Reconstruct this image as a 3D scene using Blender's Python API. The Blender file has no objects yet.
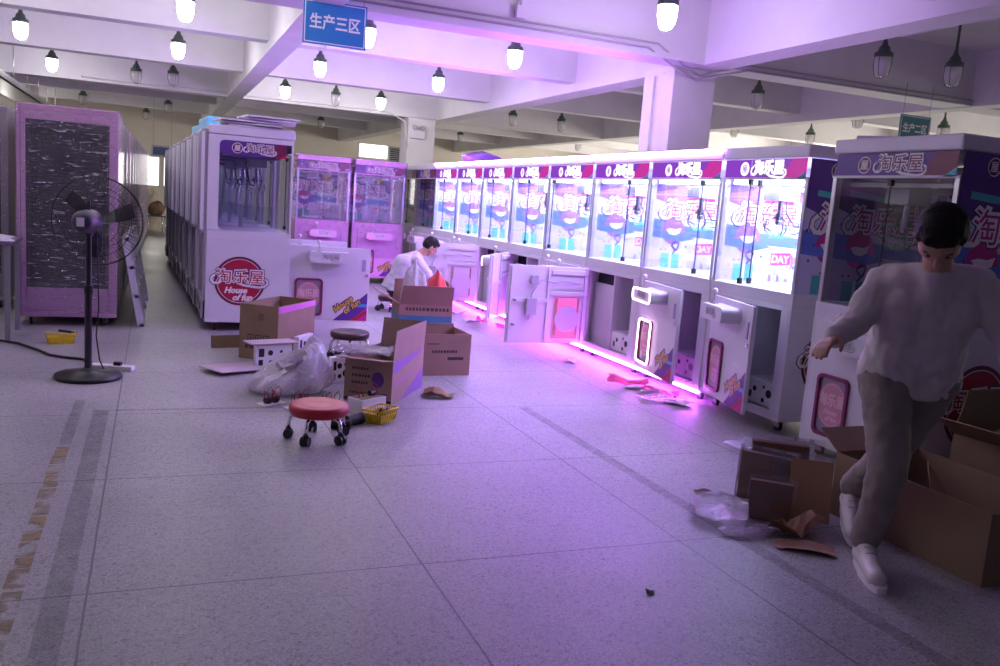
import bpy, math, random
from mathutils import Matrix, Vector, Euler
random.seed(7)
PI = math.pi
scene = bpy.context.scene
COL = scene.collection

# ------------------------------------------------------------------ camera, world, exposure
FPX, YAW, PIT, ROL, CAMH = 856.588, 0.389484, 0.148121, 0.0762643, 1.4269
cyw, syw = math.cos(YAW), math.sin(YAW)
fwd = Vector((syw*math.cos(PIT), cyw*math.cos(PIT), -math.sin(PIT)))
r0 = Vector((cyw, -syw, 0)); u0 = r0.cross(fwd)
rgt = math.cos(ROL)*r0 + math.sin(ROL)*u0
upv = -math.sin(ROL)*r0 + math.cos(ROL)*u0
cd = bpy.data.cameras.new('camera'); cam = bpy.data.objects.new('camera', cd); COL.objects.link(cam)
cd.sensor_width = 36; cd.lens = FPX*36/1000; cd.clip_start = .05; cd.clip_end = 200
cam.matrix_world = Matrix(((rgt.x, upv.x, -fwd.x, 0), (rgt.y, upv.y, -fwd.y, 0), (rgt.z, upv.z, -fwd.z, CAMH), (0, 0, 0, 1)))
scene.camera = cam

w = bpy.data.worlds.new('world'); scene.world = w; w.use_nodes = True
w.node_tree.nodes['Background'].inputs[0].default_value = (.52, .46, .88, 1)
w.node_tree.nodes['Background'].inputs[1].default_value = .09
vs = scene.view_settings
scene.display_settings.display_device = 'sRGB'
vs.view_transform = 'Standard'; vs.look = 'None'; vs.exposure = 0; vs.gamma = 1; vs.use_curve_mapping = False
try:
    scene.cycles.max_bounces = 8; scene.cycles.transparent_max_bounces = 40
    scene.cycles.caustics_reflective = False; scene.cycles.caustics_refractive = False
    scene.cycles.sample_clamp_indirect = 4; scene.cycles.use_denoising = True
except Exception:
    pass
E_LAMP, E_NEON, E_BASE, E_TOPN, E_INT, E_BAR = 92, 7, 105, 330, 78, 9

def area(name, loc, rot, sx, sy, energy, col, parent=None):
    l = bpy.data.lights.new(name, 'AREA'); l.shape = 'RECTANGLE'; l.size = sx; l.size_y = sy
    l.energy = energy; l.color = col
    o = bpy.data.objects.new(name, l); COL.objects.link(o); o.location = loc; o.rotation_euler = rot
    if parent: o.parent = parent
    return o
# daylight through the workshop's windows in the right hand wall (behind the machine row) and at the aisle end
for _y in (4.5, 9.5, 14.5, 19.5, 24):
    area('window_and_fill_light', (13.9, _y, 1.85), (0, PI/2, 0), 1.5, 2.6, 25 if _y < 12 else (190 if _y < 22 else 110), (1, .93, .80))
area('window_and_fill_light', (-.05, 26.95, 1.65), (-PI/2, 0, 0), .34, .86, 12, (1, .95, .88))
area('window_and_fill_light', (-3.1, 21.5, 1.9), (0, -PI/2, 0), 1.5, 2.6, 14, (1, .93, .82))  # unseen left wall window light, added to brighten the far wall

# ------------------------------------------------------------------ materials
MATS = {}
def nodes(m):
    m.use_nodes = True; nt = m.node_tree; return nt, nt.nodes, nt.links
def mat(name, col=(.8, .8, .8), rough=.5, metal=0, var=0, scale=20, bump=0, spec=.5, emit=None, es=0, alpha=1, coat=0):
    if name in MATS: return MATS[name]
    m = bpy.data.materials.new(name); nt, N, L = nodes(m); b = N['Principled BSDF']
    b.inputs['Base Color'].default_value = (*col, 1); b.inputs['Roughness'].default_value = rough
    b.inputs['Metallic'].default_value = metal; b.inputs['Specular IOR Level'].default_value = spec
    b.inputs['Alpha'].default_value = alpha; b.inputs['Coat Weight'].default_value = coat
    if emit: b.inputs['Emission Color'].default_value = (*emit, 1); b.inputs['Emission Strength'].default_value = es
    if var or bump:
        tc = N.new('ShaderNodeTexCoord'); no = N.new('ShaderNodeTexNoise'); no.inputs['Scale'].default_value = scale
        no.inputs['Detail'].default_value = 5; L.new(tc.outputs['Object'], no.inputs['Vector'])
        if var:
            mr = N.new('ShaderNodeMapRange'); mr.inputs['From Min'].default_value = .3; mr.inputs['From Max'].default_value = .7
            mr.inputs['To Min'].default_value = 1 - var; mr.inputs['To Max'].default_value = 1 + var
            mx = N.new('ShaderNodeVectorMath'); mx.operation = 'SCALE'; mx.inputs[0].default_value = col
            L.new(no.outputs['Fac'], mr.inputs['Value']); L.new(mr.outputs[0], mx.inputs['Scale']); L.new(mx.outputs[0], b.inputs['Base Color'])
        if bump:
            bp = N.new('ShaderNodeBump'); bp.inputs['Strength'].default_value = bump; bp.inputs['Distance'].default_value = .02
            L.new(no.outputs['Fac'], bp.inputs['Height']); L.new(bp.outputs[0], b.inputs['Normal'])
    MATS[name] = m; return m
def emis(name, col, s):
    if name in MATS: return MATS[name]
    m = bpy.data.materials.new(name); nt, N, L = nodes(m); N.remove(N['Principled BSDF'])
    e = N.new('ShaderNodeEmission'); e.inputs[0].default_value = (*col, 1); e.inputs[1].default_value = s
    L.new(e.outputs[0], N['Material Output'].inputs[0]); MATS[name] = m; return m
def glassy(name, tint=(.95, .96, .98), refl=.07, rough=.03, streak=0, film=(1, 1, 1), opac=0, scale=(6, 1, 9)):
    """clear pane / film: transparent with a mirror part; streak > 0 adds crumpled stretch-film creases"""
    if name in MATS: return MATS[name]
    m = bpy.data.materials.new(name); nt, N, L = nodes(m); N.remove(N['Principled BSDF'])
    tr = N.new('ShaderNodeBsdfTransparent'); tr.inputs[0].default_value = (*tint, 1)
    gl = N.new('ShaderNodeBsdfGlossy'); gl.inputs[0].default_value = (*film, 1); gl.inputs['Roughness'].default_value = rough
    mix = N.new('ShaderNodeMixShader')
    lw = N.new('ShaderNodeLayerWeight'); lw.inputs['Blend'].default_value = .25
    mr = N.new('ShaderNodeMapRange'); mr.inputs['To Min'].default_value = refl*.6; mr.inputs['To Max'].default_value = min(1, refl*6)
    L.new(lw.outputs['Fresnel'], mr.inputs['Value']); L.new(mr.outputs[0], mix.inputs[0])
    L.new(tr.outputs[0], mix.inputs[1]); L.new(gl.outputs[0], mix.inputs[2]); out = mix
    if streak or opac:
        tc = N.new('ShaderNodeTexCoord'); mp = N.new('ShaderNodeMapping'); mp.inputs['Scale'].default_value = scale
        mp.inputs['Rotation'].default_value = (.25, .2, .3)
        no = N.new('ShaderNodeTexNoise'); no.inputs['Scale'].default_value = 4.2; no.inputs['Detail'].default_value = 6
        no.inputs['Distortion'].default_value = .8
        L.new(tc.outputs['Object'], mp.inputs[0]); L.new(mp.outputs[0], no.inputs['Vector'])
        df = N.new('ShaderNodeBsdfPrincipled'); df.inputs['Base Color'].default_value = (*film, 1); df.inputs['Roughness'].default_value = .25
        cr = N.new('ShaderNodeMapRange'); cr.inputs['From Min'].default_value = .60; cr.inputs['From Max'].default_value = .70
        cr.inputs['To Min'].default_value = opac; cr.inputs['To Max'].default_value = opac + streak
        L.new(no.outputs['Fac'], cr.inputs['Value'])
        bp = N.new('ShaderNodeBump'); bp.inputs['Strength'].default_value = .6; bp.inputs['Distance'].default_value = .03
        L.new(no.outputs['Fac'], bp.inputs['Height']); L.new(bp.outputs[0], gl.inputs['Normal']); L.new(bp.outputs[0], df.inputs['Normal'])
        m2 = N.new('ShaderNodeMixShader'); L.new(cr.outputs[0], m2.inputs[0]); L.new(mix.outputs[0], m2.inputs[1]); L.new(df.outputs[0], m2.inputs[2]); out = m2
    L.new(out.outputs[0], N['Material Output'].inputs[0]); MATS[name] = m; return m

def floor_material():
    m = bpy.data.materials.new('terrazzo'); nt, N, L = nodes(m); b = N['Principled BSDF']
    tc = N.new('ShaderNodeTexCoord'); sp = N.new('ShaderNodeSeparateXYZ'); L.new(tc.outputs['Object'], sp.inputs[0])
    def mth(op, a, bb=None, c=None):
        n = N.new('ShaderNodeMath'); n.operation = op
        for i, x in enumerate((a, bb, c)):
            if x is None: continue
            if isinstance(x, (int, float)): n.inputs[i].default_value = x
            else: L.new(x, n.inputs[i])
        return n.outputs[0]
    wob = N.new('ShaderNodeTexNoise'); wob.inputs['Scale'].default_value = 9; L.new(tc.outputs['Object'], wob.inputs['Vector'])
    wv = mth('MULTIPLY', mth('SUBTRACT', wob.outputs['Fac'], .5), .006)
    def joint(s, off, size):
        t = mth('DIVIDE', mth('SUBTRACT', mth('ADD', s, wv), off), size)
        d = mth('MULTIPLY', mth('ABSOLUTE', mth('SUBTRACT', t, mth('ROUND', t))), size)
        return mth('LESS_THAN', d, .0042)
    j = mth('MAXIMUM', joint(sp.outputs[0], -.1976, 1.2), joint(sp.outputs[1], 3.069, 1.2274))
    vo = N.new('ShaderNodeTexVoronoi'); vo.inputs['Scale'].default_value = 85; L.new(tc.outputs['Object'], vo.inputs['Vector'])
    n1 = N.new('ShaderNodeTexNoise'); n1.inputs['Scale'].default_value = 130; n1.inputs['Detail'].default_value = 3; L.new(tc.outputs['Object'], n1.inputs['Vector'])
    n2 = N.new('ShaderNodeTexNoise'); n2.inputs['Scale'].default_value = 1.1; n2.inputs['Detail'].default_value = 6; L.new(tc.outputs['Object'], n2.inputs['Vector'])
    r1 = N.new('ShaderNodeValToRGB'); e = r1.color_ramp.elements
    e[0].position = .33; e[0].color = (.14, .132, .122, 1); e[1].position = .72; e[1].color = (.50, .475, .44, 1)
    k = r1.color_ramp.elements.new(.52); k.color = (.275, .26, .242, 1)
    L.new(n1.outputs['Fac'], r1.inputs[0])
    mx = N.new('ShaderNodeMixRGB'); mx.inputs[0].default_value = .22
    L.new(r1.outputs[0], mx.inputs[1]); L.new(vo.outputs['Color'], mx.inputs[2])
    hs = N.new('ShaderNodeHueSaturation'); hs.inputs['Saturation'].default_value = .12; L.new(mx.outputs[0], hs.inputs['Color'])
    mr = N.new('ShaderNodeMapRange'); mr.inputs['From Min'].default_value = .3; mr.inputs['From Max'].default_value = .7
    mr.inputs['To Min'].default_value = .78; mr.inputs['To Max'].default_value = 1.12; L.new(n2.outputs['Fac'], mr.inputs['Value'])
    sc = N.new('ShaderNodeVectorMath'); sc.operation = 'SCALE'; L.new(hs.outputs[0], sc.inputs[0]); L.new(mr.outputs[0], sc.inputs['Scale'])
    jm = N.new('ShaderNodeMixRGB'); jm.inputs[2].default_value = (.07, .065, .07, 1)
    L.new(mth('MULTIPLY', j, .75), jm.inputs[0]); L.new(sc.outputs[0], jm.inputs[1]); L.new(jm.outputs[0], b.inputs['Base Color'])
    r2 = N.new('ShaderNodeMapRange'); r2.inputs['To Min'].default_value = .30; r2.inputs['To Max'].default_value = .55
    L.new(n2.outputs['Fac'], r2.inputs['Value']); L.new(r2.outputs[0], b.inputs['Roughness'])
    b.inputs['Specular IOR Level'].default_value = .4
    return m
def worn(name, col, lo, hi, scale=14):
    """thin worn tape / stain: patchy cover over the floor"""
    m = bpy.data.materials.new(name); nt, N, L = nodes(m); b = N['Principled BSDF']
    b.inputs['Base Color'].default_value = (*col, 1); b.inputs['Roughness'].default_value = .6
    tc = N.new('ShaderNodeTexCoord'); no = N.new('ShaderNodeTexNoise'); no.inputs['Scale'].default_value = scale; no.inputs['Detail'].default_value = 6
    L.new(tc.outputs['Object'], no.inputs['Vector'])
    mr = N.new('ShaderNodeMapRange'); mr.inputs['From Min'].default_value = .4; mr.inputs['From Max'].default_value = .6
    mr.inputs['To Min'].default_value = lo; mr.inputs['To Max'].default_value = hi
    L.new(no.outputs['Fac'], mr.inputs['Value']); L.new(mr.outputs[0], b.inputs['Alpha']); return m

WHITE = mat('white_enamel', (.74, .72, .78), .32, var=.03, scale=3)
WALLP = mat('wall_plaster', (.72, .67, .60), .8, var=.04, scale=2, bump=.05)
CEILP = mat('ceiling_paint', (.76, .74, .76), .75, var=.05, scale=2, bump=.04)
ALU = mat('brushed_aluminium', (.65, .65, .68), .3, .9)
CHROME = mat('chrome', (.8, .8, .82), .12, 1)
STEEL = mat('grey_steel', (.32, .33, .34), .45, .6)
BLACK = mat('black_plastic', (.012, .012, .014), .4)
DARK = mat('dark_void', (.02, .018, .025), .7)
RUBBER = mat('black_rubber', (.02, .02, .02), .6)
GREY = mat('grey_plastic', (.42, .42, .47), .5)
GLASS = glassy('clear_glass')
ACRYL = glassy('clear_acrylic', (.95, .96, .98), .12)
FILM = glassy('stretch_film', (.93, .9, .95), .12, .10, .75, (.85, .82, .9), .03, (2.2, 2.2, 15))
FILMP = glassy('pink_lit_film', (.93, .86, .95), .10, .12, .45, (.8, .72, .85), .03, (1.4, 1.4, 7))
BAGM = glassy('polythene', (.9, .9, .94), .08, .25, .40, (.92, .90, .94), .60, (5, 5, 5))
CRINK = glassy('crinkled_clear_plastic', (.97, .96, .98), .12, .1, .5, (.9, .88, .94), .03, (16, 16, 16))
CARD = mat('brown_cardboard', (.27, .185, .11), .75, var=.08, scale=6)
CARDIN = mat('cardboard_inside', (.34, .215, .12), .8, var=.08, scale=6)
CARDP = mat('pale_printed_cardboard', (.46, .36, .36), .7, var=.05, scale=6)
INK = mat('dark_print', (.07, .05, .06), .7)
PINK = mat('pink_enamel', (.78, .42, .72), .35, var=.04, scale=3)
RED = mat('red_sticker', (.42, .012, .05), .4)
DRED = mat('maroon_sticker', (.16, .012, .06), .4)
WST = mat('white_sticker', (.85, .83, .86), .4)
NAVY = mat('navy_sticker', (.03, .02, .09), .4)
MAG = mat('magenta_print', (.50, .02, .24), .4)
PURP = mat('purple_print', (.10, .03, .25), .4)
VIOL = mat('violet_print', (.30, .14, .55), .4)
BLUE = mat('blue_print', (.10, .18, .62), .4)
TEAL = mat('teal_print', (.08, .50, .48), .4)
LILAC = mat('lilac_print', (.62, .58, .80), .4)
YEL = mat('yellow_print', (.75, .48, .04), .4)
PINKL = mat('pink_window_panel', (.60, .28, .34), .4)
NEON = emis('pink_neon', (1, .55, .95), E_NEON)
NEONB = emis('magenta_base_neon', (.62, .10, 1), E_BASE)
NEONT = emis('violet_top_neon', (.44, .11, 1), E_TOPN)
LED = emis('cool_white_led', (.80, .86, 1), E_BAR)
LAMPM = emis('lit_lamp_glass', (.97, .93, .98), E_LAMP)
LETTER = emis('lit_header_letters', (1, .9, 1), 1.6)

# ------------------------------------------------------------------ mesh builder
class MB:
    def __init__(s): s.v = []; s.f = []; s.m = []; s.sm = []; s.T = Matrix.Identity(4)
    def geo(s, V, F, mi=0, sm=False, T=None):
        T = s.T @ T if T is not None else s.T; o = len(s.v)
        s.v += [tuple(T @ Vector(p)) for p in V]
        for f in F: s.f.append([i + o for i in f]); s.m.append(mi); s.sm.append(sm)
        return s
    def box(s, x0, x1, y0, y1, z0, z1, mi=0, T=None):
        V = [(x, y, z) for x in (x0, x1) for y in (y0, y1) for z in (z0, z1)]
        return s.geo(V, [(0, 1, 3, 2), (4, 6, 7, 5), (0, 4, 5, 1), (2, 3, 7, 6), (0, 2, 6, 4), (1, 5, 7, 3)], mi, False, T)
    def cyl(s, p0, p1, r0, r1=None, n=12, mi=0, cap=True, sm=True, T=None):
        r1 = r0 if r1 is None else r1; p0 = Vector(p0); p1 = Vector(p1); d = (p1-p0).normalized()
        a = d.orthogonal().normalized(); b = d.cross(a)
        V = []
        for p, r in ((p0, r0), (p1, r1)):
            for i in range(n): t = 2*PI*i/n; V.append(p + a*math.cos(t)*r + b*math.sin(t)*r)
        s.geo(V, [(i, (i+1) % n, n+(i+1) % n, n+i) for i in range(n)], mi, sm, T)
        if cap: s.geo(V[:n], [tuple(reversed(range(n)))], mi, False, T); s.geo(V[n:], [tuple(range(n))], mi, False, T)
        return s
    def tube(s, P, r, n=6, mi=0, closed=False, T=None):
        P = [Vector(p) for p in P]; k = len(P); V = []; pa = None
        for i, p in enumerate(P):
            if closed: d = P[(i+1) % k] - P[i-1]
            else: d = P[min(i+1, k-1)] - P[max(i-1, 0)]
            d = d.normalized() if d.length > 1e-9 else Vector((0, 0, 1))
            a = d.orthogonal() if pa is None else pa - d*pa.dot(d)
            a = a.normalized() if a.length > 1e-6 else d.orthogonal().normalized()
            pa = a; b = d.cross(a); rr = r[i] if isinstance(r, (list, tuple)) else r
            for j in range(n): t = 2*PI*j/n; V.append(p + a*math.cos(t)*rr + b*math.sin(t)*rr)
        F = []
        for i in range(k if closed else k-1):
            for j in range(n):
                i2 = (i+1) % k; F.append((i*n+j, i*n+(j+1) % n, i2*n+(j+1) % n, i2*n+j))
        if not closed: F += [tuple(reversed(range(n))), tuple(range((k-1)*n, k*n))]
        return s.geo(V, F, mi, True, T)
    def lathe(s, prof, n=20, mi=0, T=None, sm=True):
        V = []; k = len(prof)
        for r, z in prof:
            for j in range(n): t = 2*PI*j/n; V.append((r*math.cos(t), r*math.sin(t), z))
        F = [(i*n+j, i*n+(j+1) % n, (i+1)*n+(j+1) % n, (i+1)*n+j) for i in range(k-1) for j in range(n)]
        F += [tuple(reversed(range(n))), tuple(range((k-1)*n, k*n))]
        return s.geo(V, F, mi, sm, T)
    def ball(s, c, r, n=12, mi=0, sc=(1, 1, 1), T=None):
        k = max(4, n//2); V = [(c[0], c[1], c[2]-r*sc[2])]
        for i in range(1, k):
            a = -PI/2 + PI*i/k
            for j in range(n): t = 2*PI*j/n; V.append((c[0]+r*sc[0]*math.cos(a)*math.cos(t), c[1]+r*sc[1]*math.cos(a)*math.sin(t), c[2]+r*sc[2]*math.sin(a)))
        V.append((c[0], c[1], c[2]+r*sc[2])); F = [(0, 1+(j+1) % n, 1+j) for j in range(n)]
        for i in range(k-2):
            for j in range(n): F.append((1+i*n+j, 1+i*n+(j+1) % n, 1+(i+1)*n+(j+1) % n, 1+(i+1)*n+j))
        q = 1+(k-2)*n; F += [(q+j, q+(j+1) % n, len(V)-1) for j in range(n)]
        return s.geo(V, F, mi, True, T)
    def cap(s, p0, p1, r0, r1, n=14, mi=0):
        """tapered capsule"""
        p0 = Vector(p0); p1 = Vector(p1); d = p1-p0; L = d.length; d.normalize() if L > 1e-6 else None
        a = d.orthogonal().normalized(); b = d.cross(a); V = []; rings = []
        for k in range(5): t = -PI/2 + PI/2*k/4*.999 + .02; rings.append((p0 + d*r0*math.sin(t), r0*math.cos(t)))
        for k in range(5): t = PI/2*k/4*.98; rings.append((p1 + d*r1*math.sin(t), r1*math.cos(t)))
        for c, r in rings:
            for j in range(n): t = 2*PI*j/n; V.append(c + a*math.cos(t)*r + b*math.sin(t)*r)
        k = len(rings)
        F = [(i*n+j, i*n+(j+1) % n, (i+1)*n+(j+1) % n, (i+1)*n+j) for i in range(k-1) for j in range(n)]
        F += [tuple(reversed(range(n))), tuple(range((k-1)*n, k*n))]
        return s.geo(V, F, mi, True)
    def prism(s, out, h, mi=0, T=None, z0=0):
        """outline in local xy, from z0 to z0+h"""
        n = len(out); V = [(x, y, z0) for x, y in out] + [(x, y, z0+h) for x, y in out]
        F = [tuple(reversed(range(n))), tuple(range(n, 2*n))] + [(i, (i+1) % n, n+(i+1) % n, n+i) for i in range(n)]
        return s.geo(V, F, mi, False, T)
    def flat(s, out, mi=0, T=None, z=0):
        return s.geo([(x, y, z) for x, y in out], [tuple(range(len(out)))], mi, False, T)
    def ring(s, o, i, h, mi=0, T=None, z0=0):
        n = len(o); V = [(x, y, z) for z in (z0, z0+h) for q in (o, i) for x, y in q]
        F = []
        for k in range(n):
            l = (k+1) % n
            F += [(k, n+k, n+l, l), (2*n+k, 2*n+l, 3*n+l, 3*n+k), (k, l, 2*n+l, 2*n+k), (n+k, 3*n+k, 3*n+l, n+l)]
        return s.geo(V, F, mi, False, T)
    def text(s, body, size, mi=0, T=None, off=0, shear=0, width=None, z=0):
        V, F = text_geo(body, size, off, shear, width)
        return s.geo([(x, y, z+zz) for x, y, zz in V], F, mi, False, T)
    def mesh(s, name):
        me = bpy.data.meshes.new(name); me.from_pydata(s.v, [], s.f)
        me.polygons.foreach_set('material_index', s.m); me.polygons.foreach_set('use_smooth', s.sm); me.update(); return me
TXT = {}
def text_geo(body, size, off, shear, width):
    k = (body, size, off, shear, width)
    if k in TXT: return TXT[k]
    c = bpy.data.curves.new('lettering', 'FONT'); c.body = body; c.size = size; c.shear = shear; c.bevel_depth = max(0, off); c.bevel_resolution = 0
    c.align_x = 'CENTER'; c.align_y = 'CENTER'; c.fill_mode = 'FRONT'; c.resolution_u = 3
    o = bpy.data.objects.new('lettering', c); COL.objects.link(o); bpy.context.view_layer.update()
    me = o.to_mesh(); V = [(v.co.x, v.co.y, v.co.z*.04) for v in me.vertices]; F = [tuple(p.vertices) for p in me.polygons]
    o.to_mesh_clear(); bpy.data.objects.remove(o); bpy.data.curves.remove(c)
    if V:
        x0 = min(p[0] for p in V); x1 = max(p[0] for p in V); y0 = min(p[1] for p in V); y1 = max(p[1] for p in V)
        q = 1 if width is None else width/(x1-x0)
        V = [((x-(x0+x1)/2)*q, y-(y0+y1)/2, z) for x, y, z in V]
    TXT[k] = (V, F); return TXT[k]
def rr(x0, x1, y0, y1, r, n=5):
    P = []
    for cx, cy, a in ((x1-r, y1-r, 0), (x0+r, y1-r, PI/2), (x0+r, y0+r, PI), (x1-r, y0+r, 1.5*PI)):
        for k in range(n+1): t = a + PI/2*k/n; P.append((cx+r*math.cos(t), cy+r*math.sin(t)))
    return P
def circ(r, n=28, cx=0, cy=0, ry=None): return [(cx+r*math.cos(2*PI*k/n), cy+(ry or r)*math.sin(2*PI*k/n)) for k in range(n)]

CACHE = {}
def obj(name, mb, mats, parent=None, loc=(0, 0, 0), rot=(0, 0, 0), bevel=0, kind=None, label=None):
    me = mb.mesh(name) if isinstance(mb, MB) else mb
    if isinstance(mb, MB):
        for m in (mats if isinstance(mats, (list, tuple)) else [mats]): me.materials.append(m)
    o = bpy.data.objects.new(name, me); COL.objects.link(o); o.location = loc; o.rotation_euler = rot
    if parent: o.parent = parent
    if bevel:
        b = o.modifiers.new('bevel', 'BEVEL'); b.width = bevel; b.segments = 2; b.limit_method = 'ANGLE'
    if kind: o['kind'] = kind
    if label: o['label'] = label
    return o
def cached(key, name, fn, mats, parent, **kw):
    if key not in CACHE:
        me = fn().mesh(name)
        for m in (mats if isinstance(mats, (list, tuple)) else [mats]): me.materials.append(m)
        CACHE[key] = me
    return obj(name, CACHE[key], None, parent, **kw)
def tag(o, label, cat, group=None):
    o['label'] = label; o['category'] = cat
    if group: o['group'] = group
    return o
def thing(name, label, cat, loc=(0, 0, 0), rz=0, group=None):
    o = bpy.data.objects.new(name, None); COL.objects.link(o); o.location = loc; o.rotation_euler = (0, 0, rz); o.empty_display_size = .1
    return tag(o, label, cat, group)
def struct(name, mb, m, bevel=0): return obj(name, mb, m, bevel=bevel, kind='structure')
def TR(x=(1, 0, 0), y=(0, 1, 0), o=(0, 0, 0)):
    X = Vector(x).normalized(); Y = Vector(y).normalized(); Z = X.cross(Y)
    return Matrix(((X.x, Y.x, Z.x, o[0]), (X.y, Y.y, Z.y, o[1]), (X.z, Y.z, Z.z, o[2]), (0, 0, 0, 1)))
FRONT = lambda o: TR((0, -1, 0), (0, 0, 1), o)      # faces -X
NEAR = lambda o: TR((1, 0, 0), (0, 0, 1), o)        # faces -Y
FARS = lambda o: TR((-1, 0, 0), (0, 0, 1), o)       # faces +Y

# ------------------------------------------------------------------ the room
X0, X1, Y0, Y1, ZC = -3.2, 14.0, -2.5, 27.0, 3.62
struct('floor', MB().box(X0, X1, Y0, Y1, -.1, 0), floor_material())
struct('ceiling', MB().box(X0, X1, Y0, Y1, ZC, ZC+.15), CEILP)
struct('wall_left', MB().box(X0-.2, X0, Y0, Y1, 0, ZC), WALLP)
wr = MB().box(X1, X1+.2, Y0, Y1, 0, ZC); struct('wall_right', wr, WALLP)
fw = MB()                                            # far wall with three window openings
holes = [(-.22, .12, 1.2, 2.06), (.2, .42, 1.2, 2.06), (5.85, 6.82, 2.55, 3.02), (6.84, 7.35, 2.5, 2.98)]
xs = sorted({X0, X1} | {h[0] for h in holes} | {h[1] for h in holes})
for a, b in zip(xs, xs[1:]):
    hh = [h for h in holes if h[0] <= a+1e-6 and h[1] >= b-1e-6]
    if hh: fw.box(a, b, Y1, Y1+.2, 0, hh[0][2]).box(a, b, Y1, Y1+.2, hh[0][3], ZC)
    else: fw.box(a, b, Y1, Y1+.2, 0, ZC)
struct('wall_far', fw, WALLP)
for i, (a, b, c, d) in enumerate(holes):
    f = MB().box(a, a+.03, Y1-.01, Y1+.08, c, d).box(b-.03, b, Y1-.01, Y1+.08, c, d).box(a, b, Y1-.01, Y1+.08, c, c+.03).box(a, b, Y1-.01, Y1+.08, d-.03, d)
    if i == 3:
        for k in range(7): z = c+.05+k*.06; f.box(a+.03, b-.03, Y1, Y1+.06, z, z+.022)
    o = struct('window_%d' % (i+1), f, GREY if i == 3 else WHITE)
    obj('pane', MB().box(a+.03, b-.03, Y1+.1, Y1+.12, c+.03, d-.03), DARK if i == 3 else emis('daylit_pane', (1, .95, .88), 2.4), o)
n_ = 5
for side, ys in ((1, (4.5, 9.5, 14.5, 19.5, 24)), (-1, (21.5,))):  # left wall window is an unseen addition, frame for the far wall fill light
    for y_ in ys:
        x_ = X1 if side > 0 else X0; f = MB(); a_, b_ = (x_-.06, x_+.0) if side > 0 else (x_, x_+.06)
        f.box(a_, b_, y_-1.36, y_-1.30, 1.04, 2.66).box(a_, b_, y_+1.30, y_+1.36, 1.04, 2.66).box(a_, b_, y_-.03, y_+.03, 1.04, 2.66).box(a_, b_, y_-1.36, y_+1.36, 1.04, 1.10).box(a_, b_, y_-1.36, y_+1.36, 2.60, 2.66)
        o = struct('window_%d' % n_, f, WHITE); n_ += 1
        x2 = x_-.02 if side > 0 else x_+.004
        obj('pane', MB().box(x2, x2+.016, y_-1.30, y_+1.30, 1.10, 2.60), emis('daylit_pane', (1, .95, .88), 3.2), o)
beam = lambda n, x0, x1, y0, y1, z0: struct(n, MB().box(x0, x1, y0, y1, z0, ZC), CEILP)
k = 1
for y0, y1, z0 in ((-1.4, -1.15, 3.11), (1.6, 1.85, 3.11), (4.65, 4.9, 3.11), (7.69, 8.05, 3.0), (10.65, 10.9, 3.11), (13.85, 14.1, 3.11), (16.85, 17.2, 3.0), (20.0, 20.25, 3.11), (23.0, 23.25, 3.11)):
    beam('beam_%d' % k, X0, X1, y0, y1, z0); k += 1
for x0, x1, z0 in ((1.2, 1.46, 2.994), (5.18, 5.5, 2.994), (8.95, 9.2, 2.994), (-2.95, -2.7, 2.994)):
    beam('beam_%d' % k, x0, x1, Y0, Y1, z0); k += 1
struct('column_1', MB().box(5.0, 5.52, 7.95, 8.55, 0, 3.02), CEILP, .01)
struct('column_2', MB().box(4.62, 5.18, 16.85, 17.4, 0, 3.02), CEILP, .01)
struct('column_3', MB().box(-3.0, -2.5, 16.85, 17.4, 0, 3.02), CEILP, .01)
struct('column_4', MB().box(-3.0, -2.5, 11.3, 11.8, 0, 3.02), CEILP, .01)
# worn floor marking tape
DARKT = worn('tape_residue', (.12, .115, .125), .06, .11, 12); YELT = worn('worn_yellow_tape', (.48, .37, .16), .0, .6, 9)
def strip(name, pts, wd, m, z=.0015):
    mb = MB()
    for (x0, y0), (x1, y1) in zip(pts, pts[1:]):
        d = Vector((x1-x0, y1-y0)).normalized(); n = Vector((-d.y, d.x))*wd/2
        mb.geo([(x0+n.x, y0+n.y, .0005), (x0-n.x, y0-n.y, .0005), (x1-n.x, y1-n.y, .0005), (x1+n.x, y1+n.y, .0005), (x0+n.x, y0+n.y, z), (x0-n.x, y0-n.y, z), (x1-n.x, y1-n.y, z), (x1+n.x, y1+n.y, z)],
               [(3, 2, 1, 0), (4, 5, 6, 7), (0, 1, 5, 4), (1, 2, 6, 5), (2, 3, 7, 6), (3, 0, 4, 7)])
    return obj(name, mb, m, kind='structure')
strip('floor_marking_1', [(-.29, 1.2), (-.285, 5.6)], .085, DARKT)
strip('floor_marking_2', [(-.33, 5.62), (1.0, 5.62)], .03, DARKT)
strip('floor_marking_3', [(2.53, 1.0), (2.48, 5.5)], .075, DARKT)
strip('floor_marking_5', [(-.425, 4.9), (-.42, 5.9)], .06, DARKT)
sy = MB()
random.seed(3)
y = 1.6
while y < 4.85:
    l = random.uniform(.07, .17); sy.box(-.462+random.uniform(-.004, .004), -.398, y, y+l, .0005, .0014); y += l + random.uniform(.004, .03)
obj('floor_marking_4', sy, YELT, kind='structure')

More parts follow.
